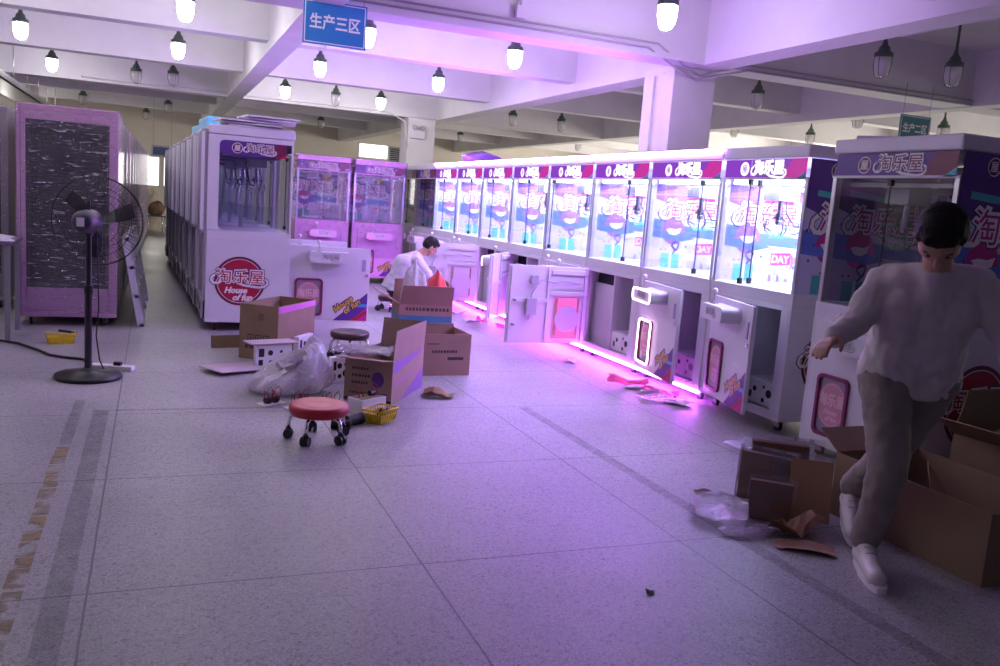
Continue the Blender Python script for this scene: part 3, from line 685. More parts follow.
for i in range(8):
    lb = ['white claw machine with round red logo on its side, hatch swung open', 'second white machine behind the red logo one, its hatch also open',
          'third white machine from the red logo one', 'fourth white machine from the red logo one', 'fifth white machine from the red logo one', 'sixth white machine from the red logo one',
          'seventh white machine from the red logo one', 'last white machine of the aisle row, deepest in the room'][i]
    wd = 1.0
    machine(lb, (1.25-.035*i, 8.68 + wd + 1.03*i, 0), PI, wd, D=.79, lit=False, door=(92 if i < 2 else 0), side='window', far_logo=(i == 0), backs=True, inside=i < 3, group=GL)
GP = 'pink claw machines across the end of the work aisle'
machine('film wrapped pink claw machine between white machine and its pink twin', (2.04, 13.75, 0), PI/2, .84, lit=False, side=None, color='p', group=GP)
machine('film wrapped pink claw machine directly behind the seated worker', (2.94, 13.75, 0), PI/2, .84, lit=False, side=None, color='p', group=GP)
for o in [o for o in bpy.data.objects if o.type == 'EMPTY' and o.get('group') == GP]:
    # local y runs towards -x after the quarter turn: shift so that each spans its slot
    o.location.x += .84
    obj('wrapping_film', MB().box(-.03, D+.01, -.012, .852, .42, 1.985), FILMP, o)

# ------------------------------------------------------------------ wrapped cabinets on the left
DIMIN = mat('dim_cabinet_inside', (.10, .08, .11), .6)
def wrapped_cabinet(label, x0, x1, y0, y1, body, face_window, h=2.0, grp='film wrapped cabinets left of the aisle'):
    t = thing('wrapped_cabinet', label, 'cabinet', ((x0+x1)/2, y0, 0), 0, grp); a = (x1-x0)/2; dp = y1-y0
    m = MB().box(-a, a, 0, dp, .09, .14).box(-a, a, 0, dp, h-.05, h).box(-a, a, dp-.03, dp, .14, h-.05)
    if face_window:
        m.box(-a, -a+.07, 0, .04, .14, h-.05).box(a-.07, a, 0, .04, .14, h-.05).box(-a+.07, a-.07, 0, .04, .14, .36).box(-a+.07, a-.07, 0, .04, h-.13, h-.05)
        m.box(-a, -a+.03, .04, dp-.03, .14, h-.05).box(a-.03, a, .04, dp-.03, .14, h-.05)
    else:
        m.box(-a, a, 0, .04, .14, h-.05); m.box(-a, -a+.03, .04, dp-.03, .14, h-.05).box(a-.03, a, .04, dp-.03, .14, .95)
        for y in (.02, dp*.5, dp-.06): m.box(a-.035, a+.002, y, y+.03, .95, h-.05)
    obj('body', m, body, t, bevel=.006)
    if face_window:
        obj('window_pane', MB().box(-a+.07, a-.07, .012, .018, .36, h-.13), glassy('smoked_glass', (.45, .42, .47), .1), t)
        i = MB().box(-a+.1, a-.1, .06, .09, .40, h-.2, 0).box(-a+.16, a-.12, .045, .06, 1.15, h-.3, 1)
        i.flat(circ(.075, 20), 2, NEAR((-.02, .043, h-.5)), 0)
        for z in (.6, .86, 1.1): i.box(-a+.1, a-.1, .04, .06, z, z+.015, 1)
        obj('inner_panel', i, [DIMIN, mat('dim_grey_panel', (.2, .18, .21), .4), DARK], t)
        obj('seam', MB().box(-a+.028, -a+.032, -.002, .001, .1, h), PURP, t)
    else:
        obj('side_glass', MB().box(a-.02, a-.012, .05, dp-.05, .95, h-.05), glassy('smoked_glass', (.45, .42, .47), .1), t)
    obj('wrapping_film', MB().box(-a-.008, a+.008, -.01, dp-.02, .10 if face_window else .3, h+.006), FILM, t)
    for x in (-a+.1, a-.1):
        cached('caster', 'caster', lambda: MB(), [RUBBER, STEEL], t, loc=(x, .1, 0)); cached('caster', 'caster', lambda: MB(), [RUBBER, STEEL], t, loc=(x, dp-.1, 0))
    return t
wrapped_cabinet('pink cabinet with tall dark window wrapped in stretch film, behind the fan', -1.15, -.325, 8.83, 9.92, PINK, True, 2.0)
GB = mat('grey_cabinet_enamel', (.40, .38, .43), .35)
nth = ['second', 'third', 'fourth', 'fifth', 'sixth', 'seventh', 'eighth', 'ninth', 'tenth', 'eleventh', 'twelfth', 'thirteenth', 'fourteenth', 'fifteenth']
for i in range(14):
    pk = i in (2, 6)
    wrapped_cabinet('%s film wrapped %s cabinet of the aisle, counted from the pink windowed one' % (nth[i], 'pink' if pk else 'grey'), -1.12+.012*i, -.33+.012*i, 9.97+1.02*i, 9.97+1.02*i+.96, PINK if pk else GB, False, 1.99)
wrapped_cabinet('grey wrapped cabinet behind the paper covered side table', -2.25, -1.36, 9.9, 10.8, GB, True, 2.02)
# side table with papers
t = thing('side_table', 'dark side table with papers at the frame edge, beside the pink cabinet', 'table', (-1.5, 8.35, 0))
obj('tabletop', MB().box(-.42, .42, -.35, .3, .80, .83), mat('table_violet', (.14, .10, .17), .4), t, bevel=.005)
for x in (-.38, .38):
    for y in (-.31, .26): obj('leg', MB().box(x-.02, x+.02, y-.02, y+.02, 0, .80), STEEL, t)
for i, (x, y, r, z) in enumerate(((-1.22, 8.15, .3, .83), (-1.25, 8.2, -.2, .842), (-1.3, 8.3, .7, .854))):
    m = MB().box(-.12, .12, -.16, .16, 0, .004); m.geo([(-.12, -.16, .004), (.12, -.16, .004), (.12, .16, .012), (-.12, .16, .02)], [(0, 1, 2, 3)])
    o = obj('paper_sheet', m, WST, loc=(x, y, z), rot=(0, 0, r)); tag(o, ('lowest paper sheet on the dark side table', 'middle paper sheet on the dark side table', 'top paper sheet on the dark side table')[i], 'paper', 'papers on the side table')
# white trays leaning on the wrapped cabinets
for i, (y, dx) in enumerate(((9.02, .0), (9.62, .0), (10.25, .01), (10.9, .02))):
    m = MB().box(-.01, .01, 0, .52, 0, .86)
    for a, b in ((0, .03), (.49, .52)): m.box(.01, .05, a, b, 0, .86)
    for a in (0, .28, .56, .83): m.box(.01, .05, 0, .52, a, a+.03)
    o = obj('white_tray', m, mat('tray_plastic', (.55, .53, .62), .45), loc=(-.128+dx, y-.16, 0), rot=(0, -.17, 0))
    tag(o, ('white shelf tray leaning on the pink cabinet side, nearest of the trays', 'white shelf tray leaning second along the wrapped cabinets', 'white shelf tray leaning third along the wrapped cabinets', 'white shelf tray leaning deepest along the wrapped cabinets')[i], 'tray', 'leaning white trays')

# ------------------------------------------------------------------ pedestal fan, power strip, cable
t = thing('pedestal_fan', 'black pedestal fan seen from behind, in front of the pink cabinet', 'fan', (-.42, 6.57, 0))
obj('base', MB().lathe([(.05, 0), (.215, 0), (.222, .012), (.215, .03), (.06, .05), (.04, .06), (.03, .075)], 36), BLACK, t)
obj('pole', MB().cyl((0, 0, .06), (0, 0, .62), .024, n=16).cyl((0, 0, .62), (0, 0, 1.02), .019, n=16).cyl((0, 0, .6), (0, 0, .66), .03, n=16), mat('black_steel', (.02, .02, .024), .3), t)
hd = TR((.96, -.28, 0), (0, 0, 1), (.0, .0, 1.10))       # fan axis = -local z, pointing away
def fz(x, y, z): return tuple(hd @ Vector((x, y, -z)))
mo = MB(); prof = [(.02, .13), (.05, .125), (.075, .09), (.08, .0), (.085, -.06), (.06, -.10), (.02, -.11)]
mo.lathe([(r, z) for r, z in prof], 24, 0, hd @ Matrix.Translation((0, 0, .02))); mo.cyl((0, 0, 1.0), (0, 0, 1.08), .03, n=14); mo.box(-.01, .01, -.01, .01, 1.16, 1.24)
obj('motor', mo, mat('motor_housing', (.05, .045, .07), .35), t)
obj('rating_plate', MB().box(-.025, .025, -.03, .03, .135, .152, 0, hd @ Matrix.Translation((-.0, .0, .0))), WST, t)
cg = MB(); R = .31; zc = .16
for rad, dz in ((R, 0), (R*.8, -.045), (R*.55, -.065), (R*.32, -.075), (R*.97, .06), (R*.6, .1)):
    cg.tube([fz(rad*math.cos(2*PI*k/48), rad*math.sin(2*PI*k/48), zc+dz) for k in range(48)], .0045 if rad == R else .002, 5, closed=True)
for k in range(72):
    a = 2*PI*k/72; c, s_ = math.cos(a), math.sin(a); b = a+.10; c2, s2 = math.cos(b), math.sin(b)
    cg.tube([fz(.08*c2, .08*s2, zc-.08), fz(R*.55*c2, R*.55*s2, zc-.065), fz(R*.85*c, R*.85*s_, zc-.04), fz(R*c, R*s_, zc)], .0013, 4)
    if k % 2: cg.tube([fz(.05*c, .05*s_, zc+.11), fz(R*.6*c, R*.6*s_, zc+.1), fz(R*.97*c, R*.97*s_, zc+.06), fz(R*c, R*s_, zc)], .0013, 4)
obj('cage', cg, BLACK, t)
for k in range(3):
    a = 2*PI*k/3 + .35; V = []
    for r, tw, hw in ((.04, .03, .025), (.12, .028, .045), (.2, .02, .055), (.26, .012, .05)):
        for sg in (-1, 1):
            x, y = r, sg*hw; V.append(fz(x*math.cos(a)-y*math.sin(a), x*math.sin(a)+y*math.cos(a), zc+.01+sg*tw)); V.append(fz(x*math.cos(a)-y*math.sin(a), x*math.sin(a)+y*math.cos(a), zc+.014+sg*tw))
    F = []
    for i in range(3):
        q = i*4; F += [(q, q+4, q+6, q+2), (q+1, q+3, q+7, q+5), (q, q+1, q+5, q+4), (q+2, q+6, q+7, q+3)]
    F += [(0, 2, 3, 1), (12, 13, 15, 14)]
    obj('blade', MB().geo(V, F), mat('blade_plastic', (.03, .028, .035), .4), t)
obj('cord', MB().tube([(.05, -.02, 1.05), (.06, -.01, .8), (.065, .0, .5), (.05, .0, .3), (.07, .05, .12), (.10, .15, .01), (.13, .24, .035)], .005, 6), BLACK, t)
t = thing('power_strip', 'white power strip on the floor behind the fan base', 'power strip', (-.28, 6.86, 0), -.35)
obj('housing', MB().box(-.16, .16, -.04, .04, 0, .035), WST, t, bevel=.006); obj('plug', MB().box(.02, .07, -.02, .02, .035, .06), BLACK, t)
tag(obj('floor_cable', MB().tube([(-1.9, 8.3, .012), (-1.3, 8.1, .012), (-1.02, 7.86, .012), (-.84, 7.56, .012), (-.74, 7.36, .012), (-.62, 7.26, .012), (-.5, 7.2, .012), (-.40, 7.0, .012), (-.42, 6.9, .012)], .011, 6), BLACK), 'thick black cable snaking over the floor to the power strip', 'cable')
def basket(label, loc, rz, L=.20, W=.14, H=.085):
    t = thing('yellow_basket', label, 'basket', loc, rz, 'yellow parts baskets'); m = MB(); Y = mat('yellow_plastic', (.78, .58, .03), .4)
    def q(z, k): a, b = L/2*(.82+.18*k), W/2*(.8+.2*k); return [(-a, -b, z), (a, -b, z), (a, b, z), (-a, b, z)]
    B, M_, T_ = q(.004, 0), q(H*.55, .55), q(H, 1)
    m.geo(q(0, 0)+q(.005, 0), [(3, 2, 1, 0), (4, 5, 6, 7)])
    for ring, r in ((B, .004), (M_, .003), (T_, .006)): m.tube(ring, r, 5, closed=True)
    for i in range(4):
        a0, a1, b0, b1 = Vector(B[i]), Vector(B[(i+1) % 4]), Vector(T_[i]), Vector(T_[(i+1) % 4]); n = 7
        for k in range(n+1): m.tube([a0.lerp(a1, k/n), b0.lerp(b1, k/n)], .0035, 4)
        o_ = [a0, a1, b1.lerp(a1, .3), b0.lerp(a0, .3)]; m.geo(o_, [(0, 1, 2, 3)])
    obj('shell', m, Y, t)
    return t
basket('small yellow plastic basket beside the printed carton', (1.36, 5.22, 0), .75)
basket('yellow plastic basket on the floor before the pink cabinet', (-.72, 7.96, 0), .2, .22, .15)
for i, (x, y) in enumerate(((1.34, 5.24), (1.40, 5.22))):
    tag(obj('small_part', MB().tube([(-.03, 0, .012), (0, .01, .02), (.03, -.005, .07)], .008, 6), BLACK, loc=(x, y, .01), rot=(0, 0, i*1.3)), ('black wired part lying in the yellow basket', 'second black part standing in the yellow basket')[i], 'part')
tag(obj('small_tool', MB().box(-.05, .05, -.012, .012, 0, .02).cyl((.05, 0, .01), (.1, 0, .01), .005), BLACK, loc=(-.69, 7.97, .088), rot=(0, .2, .5)), 'black tool lying across the yellow basket before the pink cabinet', 'tool')

# ------------------------------------------------------------------ cartons and cardboard
def carton(label, loc, rz, L, W, H, flaps=(), prints=None, skin=CARD, name='cardboard_box', group=None):
    t = thing(name, label, 'box', loc, rz, group); k = .007; a, b = L/2, W/2
    m = MB(); m.box(-a, a, -b, b, 0, .008)
    m.box(-a, a, -b, -b+k, .008, H).box(-a, a, b-k, b, .008, H).box(-a, -a+k, -b+k, b-k, .008, H).box(a-k, a, -b+k, b-k, .008, H)
    obj('body', m, skin, t)
    for side, ang, ln in flaps:
        A = math.radians(ang); up, out = math.cos(A), math.sin(A)
        if side[0] == 'x':
            sg = 1 if side[1] == '+' else -1; T = TR((0, sg, 0), (sg*out, 0, up), (sg*a, 0, H)); wd = W
        else:
            sg = 1 if side[1] == '+' else -1; T = TR((-sg, 0, 0), (0, sg*out, up), (0, sg*b, H)); wd = L
        f = MB().prism([(-wd/2+.003, 0), (wd/2-.003, 0), (wd/2-.012, ln), (-wd/2+.012, ln)], .006, 0, T, -.006)
        obj('flap', f, skin, t)
    if prints:
        p = MB(); ms = prints(p, a, b, H); obj('print', p, ms, t)
    return t
def SIDE(side, a, b):
    return {'x-': TR((0, -1, 0), (0, 0, 1), (-a-.0006, 0, 0)), 'x+': TR((0, 1, 0), (0, 0, 1), (a+.0006, 0, 0)), 'y-': TR((1, 0, 0), (0, 0, 1), (0, -b-.0006, 0)), 'y+': TR((-1, 0, 0), (0, 0, 1), (0, b+.0006, 0))}[side]
def line(p, T, x, y, wd, h, mi, seed=1, z=.0004):
    rs = random.Random(seed); c = x
    while c < x+wd: l = h*rs.uniform(.6, 1.1); p.flat([(c, y), (c+l, y), (c+l, y+h), (c, y+h)], mi, T, z); c += l+h*.35
def prA(p, a, b, H):
    T = SIDE('x-', a, b)
    for x in (-.07, 0, .07): p.ring(rr(x-.028, x+.028, .15, .21, .006, 2), rr(x-.02, x+.02, .158, .202, .005, 2), .0004, 0, T); p.flat([(x-.012, .165), (x+.012, .165), (x, .195)], 0, T, .0004)
    p.ring(circ(.028, 18, .02, .36), circ(.022, 18, .02, .36), .0004, 0, T); p.flat([(.015, .345), (.025, .345), (.025, .375), (.015, .375)], 0, T, .0004)
    line(p, T, -.12, .09, .22, .03, 0, 2); T = SIDE('y-', a, b)
    p.flat([(-a, H-.06), (a, H-.05), (a, H-.005), (-a, H-.005)], 1, T, .0003); return [INK, mat('pink_packing_tape', (.60, .16, .48), .3)]
carton('tall open carton with three printed icons before the red logo machine', (1.01, 7.53, 0), math.radians(55), .69, .35, .46, (), prA)
def prB(p, a, b, H):
    T = SIDE('x-', a, b)
    p.flat(circ(.045, 22, .07, .17, .055), 0, T, .0004); p.flat([(.0, .05), (.14, .05), (.14, .075), (.0, .075)], 1, T, .0004)
    for y in (.23, .18, .13): line(p, T, -.12, y, .12, .018, 1, int(y*99))
    line(p, T, -.13, .06, .12, .014, 1, 8); p.flat([(-b, .012), (b, .012), (b, .03), (-b, .03)], 1, T, .0004)
    T = SIDE('y-', a, b)
    p.flat([(-a+.02, H-.10), (a-.02, H-.01), (a-.02, H+.0), (-a+.02, H-.01)], 2, T, .0004)
    p.flat([(-a+.2, .008), (a-.004, .16), (a-.004, .008)], 2, T, .0004)
    line(p, T, -a+.05, .13, .5, .03, 3, 5); return [PURP, INK, mat('carton_violet_band', (.24, .12, .42), .5), mat('carton_pink_text', (.45, .2, .35), .5)]
carton('printed carton with violet bands and raised flaps, nearest of the boxes mid floor', (1.58, 5.99, 0), math.radians(55.6), .69, .35, .31, (('y-', 3, .21), ('x-', 82, .19), ('x+', 5, .2)), prB, mat('pale_kraft_carton', (.36, .25, .19), .65, var=.06, scale=6))
def prC(p, a, b, H):
    T = SIDE('y-', a, b); line(p, T, -.06, .19, .22, .022, 0, 3); p.flat([(.08, .13), (.22, .13), (.22, .155), (.08, .155)], 0, T, .0004); line(p, T, -.1, .26, .1, .01, 0, 5); return [INK]
carton('plain open carton with a line of print, just behind the printed one', (2.17, 6.80, 0), .03, .56, .42, .345, (('y+', -3, .03),), prC, mat('pinkish_kraft_carton', (.36, .22, .17), .7, var=.06, scale=6))
def prD(p, a, b, H):
    T = SIDE('y-', a, b); p.flat([(-a, .04), (a, .04), (a, H-.10), (-a, H-.10)], 0, T, .0004); T2 = SIDE('x-', a, b); p.flat([(-b, .04), (b, .04), (b, H-.10), (-b, H-.10)], 0, T2, .0004); line(p, T, -a+.06, H-.055, .4, .03, 1, 4); return [mat('carton_blue_band', (.06, .20, .34), .5), INK]
carton('blue banded carton full of plastic film and red wrappers before the seated worker', (2.36, 7.75, 0), -.10, .50, .42, .46, (('y-', 24, .20), ('x-', 62, .22), ('y+', -6, .2)), prD, mat('pinkish_kraft_carton', (.36, .22, .17), .7, var=.06, scale=6))
def crumple(name, label, cat, loc, sx, sy, sz, m, seed, n=14, flat=.0, group=None, rz=0):
    rs = random.Random(seed); mb = MB(); k = n//2; V = []; F = []
    for i in range(k+1):
        ph = -PI/2 + PI*i/k
        for j in range(n):
            th = 2*PI*j/n; q = 1+rs.uniform(-.28, .28); z = max(0, sz*(math.sin(ph)*q*.5+.42))
            V.append((sx*.5*math.cos(ph)*math.cos(th)*q, sy*.5*math.cos(ph)*math.sin(th)*q, z))
    for i in range(k):
        for j in range(n): F.append((i*n+j, i*n+(j+1) % n, (i+1)*n+(j+1) % n, (i+1)*n+j))
    mb.geo(V, F); o = obj(name, mb, m, loc=loc, rot=(0, 0, rz)); s_ = o.modifiers.new('soft', 'SUBSURF'); s_.levels = 1; s_.render_levels = 1
    return tag(o, label, cat, group)
crumple('plastic_film', 'clear crumpled plastic film sticking out of the blue banded carton', 'plastic film', (2.27, 7.74, .02),   .26, .24, .84, BAGM, 5, 18)
crumple('red_wrapper', 'bright red wrapper on top of the blue banded carton', 'wrapper', (2.49, 7.74, .30), .20, .20, .50, mat('red_plastic', (.75, .06, .06), .3), 8)
def prE(p, a, b, H):
    return [INK]
carton('long open cardboard box lying at the walking person heels', (3.50, 2.80, 0), 0, .56, .88, .32, (('y+', 60, .17),), None)
tag(obj('paper_offcut', MB().geo([(-.06, -.05, 0), (.06, -.04, 0), (.0, .04, .14), (-.05, -.04, .004), (.05, -.03, .004), (.0, .05, .14)], [(0, 1, 2), (5, 4, 3), (0, 3, 4, 1), (1, 4, 5, 2), (2, 5, 3, 0)]), CARDIN, loc=(3.48, 2.88, .22)), 'pointed cardboard offcut standing inside the long open box', 'cardboard offcut')
carton('open carton with a green item behind the long box at the frame edge', (4.20, 2.98, 0), .08, .52, .42, .42, (('x-', 62, .22), ('y+', -8, .24), ('y-', 120, .16)), None)
tag(obj('green_package', MB().box(-.14, .14, -.10, .10, 0, .09), mat('lime_plastic', (.22, .42, .05), .4), loc=(4.12, 2.98, .36), rot=(0, -.12, .2), bevel=.01), 'green package lying on top of the carton behind the long box', 'package')
def panel(name, label, cat, loc, rot, a, b, th, m, group=None, bevel=0):
    o = obj(name, MB().box(-a/2, a/2, -b/2, b/2, 0, th), m, loc=loc, rot=rot, bevel=bevel); return tag(o, label, cat, group)
panel('cardboard_piece', 'dark cardboard piece propped beside the tall carton', 'cardboard', (.62, 7.80, 0), (PI/2-.15, 0, .2), .30, .22, .008, CARD)
PB = mat('pinkish_board', (.55, .44, .50), .45)
panel('white_board', 'pale rounded board lying flat before the tall carton', 'board', (.60, 6.80, .022), (.0, .03, .52), .46, .30, .012, PB, 'pale boards', .008)
panel('white_board', 'pale board lying under the first one near the plastic bag', 'board', (.78, 6.90, .0), (0, 0, .25), .36, .22, .012, PB, 'pale boards', .008)
panel('white_board', 'pale board resting on the control panels before the tall carton', 'board', (.88, 6.95, .2), (0, .0, .3), .40, .18, .012, PB, 'pale boards', .008)
# ------------------------------------------------------------------ coin panels, bag, small parts
def coin(label, loc, rot, wd=.26, ht=.17):
    t = thing('coin_socket_panel', label, 'control panel', loc, 0, 'loose coin panels'); t.rotation_euler = rot
    obj('plate', MB().box(-wd/2, wd/2, 0, .05, 0, ht), WST, t, bevel=.004); m = MB(); T = NEAR((0, -.0005, 0))
    m.flat(rr(-wd*.42, -wd*.27, ht*.5, ht*.85, .005, 2), 0, T, .001); m.flat(rr(-wd*.42, -wd*.30, ht*.12, ht*.38, .005, 2), 0, T, .001); m.flat(circ(.022, 16, -wd*.1, ht*.66), 0, T, .001)
    m.flat(circ(.018, 14, -wd*.08, ht*.26), 0, T, .001); m.flat(circ(.012, 12, wd*.2, ht*.7), 0, T, .001); m.flat(circ(.03, 18, wd*.25, ht*.36), 0, T, .001)
    obj('sockets', m, BLACK, t); return t
coin('white coin panel with black sockets leaning on the tall carton', (1.22, 7.33, .0), (0, 0, .95), .27, .20)
coin('white socket panel lying under the pale board before the tall carton', (.90, 6.90, .0), (0, 0, .25), .30, .19)
coin('white socket panel between the plastic bag and the printed carton', (1.33, 6.35, .0), (0, 0, .4), .17, .2)
t = thing('plastic_bag', 'big white translucent plastic bag on the floor behind the red stool', 'bag', (.90, 6.10, 0), .1)
rs = random.Random(11); mb = MB(); n = 56; V = []; F = []
prof = [(.05, .0), (.25, .004), (.29, .03), (.295, .07), (.28, .12), (.25, .165), (.225, .205), (.19, .245), (.15, .28), (.11, .305), (.05, .315)]
ph = [rs.uniform(0, 6.28) for _ in range(6)]
for i, (r, z) in enumerate(prof):
    for j in range(n):
        a = 2*PI*j/n; rid = 1-abs(math.sin(3.5*a+ph[0]+.35*i)); rid2 = 1-abs(math.sin(6*a+ph[1]-.5*i)); q = .86+.15*rid+.12*rid2*(i > 1)+rs.uniform(-.035, .035)
        lean = .11*(z/.31)**1.4
        V.append((r*q*math.cos(a)*1.02+lean, r*q*math.sin(a)*.8, z*(1+.22*math.cos(a-.2)*(i > 4)+.10*math.sin(3*a+ph[2])*(i > 5)+rs.uniform(-.03, .03))))
for i in range(len(prof)-1):
    for j in range(n): F.append((i*n+j, i*n+(j+1) % n, (i+1)*n+(j+1) % n, (i+1)*n+j))
F += [tuple(reversed(range(n))), tuple(range((len(prof)-1)*n, len(prof)*n))]
o = obj('film', mb.geo(V, F), BAGM, t); o.modifiers.new('soft', 'SUBSURF').render_levels = 1
random.seed(5)
m = MB()
for i in range(9): a = i*.7; m.box(-.05, .05, -.035, .035, 0, .03, 0, Matrix.Translation((.13*math.cos(a)*random.random()+.02, .12*math.sin(a), .03+.028*i)) @ Euler((random.uniform(-.5, .5), random.uniform(-.5, .5), a)).to_matrix().to_4x4())
obj('contents', m, mat('pale_contents', (.55, .48, .58), .5), t)
REDW = mat('red_wire', (.45, .02, .03), .4)
def switchpad(label, loc, rz, k=2):
    t = thing('switch_board', label, 'switch board', loc, rz, 'wired switch boards behind the red stool')
    obj('board', MB().box(-.09, .09, -.05, .05, 0, .008), WST, t, bevel=.002)
    for i in range(k):
        x = -.03+.06*i
        sw = obj('switch', MB().cyl((x-.02, 0, .03), (x+.02, 0, .03), .022, n=12).box(x-.015, x+.015, -.015, .015, .008, .05), BLACK, t)
        wm = MB()
        for q in (-.008, .010): wm.tube([(x+q, .02, .04), (x+q*1.2, .025, .085), (x+q*3, .005, .105+q), (x+q*3.4, -.02, .085), (x+q, -.03, .04)], .003, 5)
        obj('wire', wm, REDW, sw)
    return t
switchpad('wired switch board leftmost, in front of the plastic bag', (.74, 5.72, 0), .5); switchpad('wired switch board just behind the red stool, beside the bag', (.90, 5.60, 0), .5)
switchpad('wired switch board behind the red stool seat', (1.10, 5.56, 0), .2)
t = thing('parts_box', 'small white box with red wires beside the yellow basket', 'box', (1.33, 5.48, 0), .55)
obj('body', MB().box(-.11, .11, -.07, .07, 0, .10).box(-.1, .1, -.06, .06, .1, .103, 1), [WST, CARD], t, bevel=.003)
wm = MB()
for q in (-.07, .06): wm.tube([(q, 0, .1), (q-.02, 0, .16), (q, .01, .19), (q+.03, 0, .16), (q+.03, 0, .1)], .004, 5)
obj('wire', wm, REDW, t); obj('switch', MB().cyl((.02, 0, .12), (.06, 0, .12), .02, n=12), BLACK, t)
for i, (p, q, r) in enumerate((((1.02, 5.08, .03), (1.13, 5.04, .03), .028), ((1.12, 5.12, .033), (1.23, 5.18, .033), .033))):
    m = MB().cyl(p, q, r, n=18); m.cyl(p, Vector(p).lerp(Vector(q), .12), r*1.08, n=18).cyl(Vector(p).lerp(Vector(q), .88), q, r*1.08, n=18)
    tag(obj('black_canister', m, RUBBER), ('smaller black cylinder under the red stool rim', 'larger black cylinder between red stool and yellow basket')[i], 'canister')
# bubble wrap on the folded flap
mb = MB(); nx, ny = 26, 12; V = []; F = []
for i in range(nx+1):
    for j in range(ny+1): V.append((i/nx*.42-.21, j/ny*.24-.12, .016*((i+j) % 2)+.012*math.sin(i*.7)*math.sin(j*.9)+.012))
for i in range(nx):
    for j in range(ny): F.append((i*(ny+1)+j, (i+1)*(ny+1)+j, (i+1)*(ny+1)+j+1, i*(ny+1)+j+1))
o = obj('bubble_wrap', mb.geo(V, F, 0, True), CRINK, loc=(1.36, 5.78, .345), rot=(.05, -.03, -.45)); o.modifiers.new('thick', 'SOLIDIFY').thickness = .004
tag(o, 'sheet of bubble wrap lying over the printed carton flap', 'bubble wrap')
def sheet(name, label, cat, loc, rz, a, b, m, curl=.02, seed=1, group=None, th=.002):
    rs = random.Random(seed); mb = MB(); V = []; F = []; n = 6
    for i in range(n+1):
        for j in range(n+1): u, v = i/n-.5, j/n-.5; V.append((u*a*(1+rs.uniform(-.08, .08)), v*b*(1+rs.uniform(-.08, .08)), .003+curl*abs(math.sin(3*u+seed)*math.cos(2.5*v+seed))+rs.uniform(0, curl*.3)))
    for i in range(n):
        for j in range(n): F.append((i*(n+1)+j, (i+1)*(n+1)+j, (i+1)*(n+1)+j+1, i*(n+1)+j+1))
    o = obj(name, mb.geo(V, F), m, loc=loc, rot=(0, 0, rz)); o.modifiers.new('thick', 'SOLIDIFY').thickness = th; return tag(o, label, cat, group)
sheet('brown_paper', 'folded brown paper on the floor beside the printed carton', 'paper', (1.95, 5.86, 0), -.5, .22, .13, mat('kraft_paper', (.42, .28, .14), .7), .05, 2)
PAPER = mat('white_paper', (.75, .72, .75), .6); PKP = mat('pink_wrapper', (.75, .05, .22), .35)
sheet('pink_wrapper', 'crumpled pink wrapper on the floor under the ajar neon hatch', 'wrapper', (3.76, 6.22, 0), -.6, .34, .16, PKP, .06, 3)
sheet('pink_wrapper', 'flat pink wrapper by the base strip near the ajar hatches', 'wrapper', (3.86, 5.85, 0), -.8, .3, .12, PKP, .04, 9)
sheet('paper_scrap', 'white paper scrap on the magenta lit floor by the hatch bottom', 'paper', (3.80, 5.52, 0), .3, .16, .2, PAPER, .03, 4)
sheet('paper_scrap', 'long white paper strip beside the crumpled pink wrapper', 'paper', (3.76, 6.0, 0), -.7, .26, .08, PAPER, .02, 5)
sheet('paper_scrap', 'white paper scrap under the wide open hatch', 'paper', (3.70, 7.20, 0), .8, .2, .14, PAPER, .03, 6)
for i, (x, y) in enumerate(((3.62, 10.3), (3.75, 9.75), (3.55, 9.55), (3.82, 9.2))):
    sheet(('paper_scrap', 'pink_wrapper')[i % 2], ('white scrap on the floor nearest the seated worker', 'pink scrap by the base strip past the edge on hatch', 'white strip out on the floor before the edge on hatch', 'pink scrap close under the edge on neon hatch')[i], 'scrap', (x, y, 0), i, .2, .12, (PAPER, PKP)[i % 2], .05, 10+i)
crumple('plastic_film', 'clear plastic heap on the magenta floor before the ajar hatch', 'plastic film', (3.66, 5.62, 0), .34, .22, .10, CRINK, 21)
# wrapped acrylic sheets and scraps before the nearest machine
BRW = mat('brown_protective_paper', (.25, .135, .07), .6)
def sheets(label, loc, rz, k, a, h, tilt):
    t = thing('acrylic_sheets', label, 'acrylic sheets', loc, rz, 'paper backed acrylic sheets')
    for i in range(k):
        o = obj('sheet', MB().box(-a/2, a/2, i*.014, i*.014+.008, 0, h), BRW, t, rot=(tilt, 0, 0))
    obj('wrap', MB().box(-a/2-.01, a/2+.02, -.015, k*.014+.012, .004, h+.03), ACRYL, t, rot=(tilt, 0, 0)); return t
sheets('front stack of brown backed acrylic sheets standing on the floor', (2.80, 3.20, 0), -.72, 4, .20, .19, -.10)
sheets('middle stack of brown acrylic sheets behind the front one', (2.95, 3.44, 0), -.95, 4, .26, .25, -.06)
sheets('rear stack of brown acrylic sheets in thick clear wrap', (3.20, 3.62, 0), -.60, 5, .30, .25, -.06)
panel('acrylic_sheet', 'clear acrylic sheet standing behind the brown stacks', 'acrylic sheet', (3.34, 3.66, .135), (PI/2-.12, 0, -.55), .30, .27, .006, ACRYL)
panel('acrylic_sheet', 'brown backed acrylic sheet leaning beside the long box', 'acrylic sheet', (3.03, 3.19, .145), (PI/2-.30, 0, -.62), .20, .30, .008, mat('tan_protective_paper', (.40, .25, .12), .6))
panel('acrylic_sheet', 'clear acrylic sheet leaning behind the tan one', 'acrylic sheet', (3.06, 3.30, .145), (PI/2-.30, 0, -.62), .28, .30, .006, ACRYL)
sheet('brown_paper', 'torn brown paper heap before the acrylic stacks', 'paper', (2.80, 3.02, 0), .2, .26, .16, BRW, .10, 13)
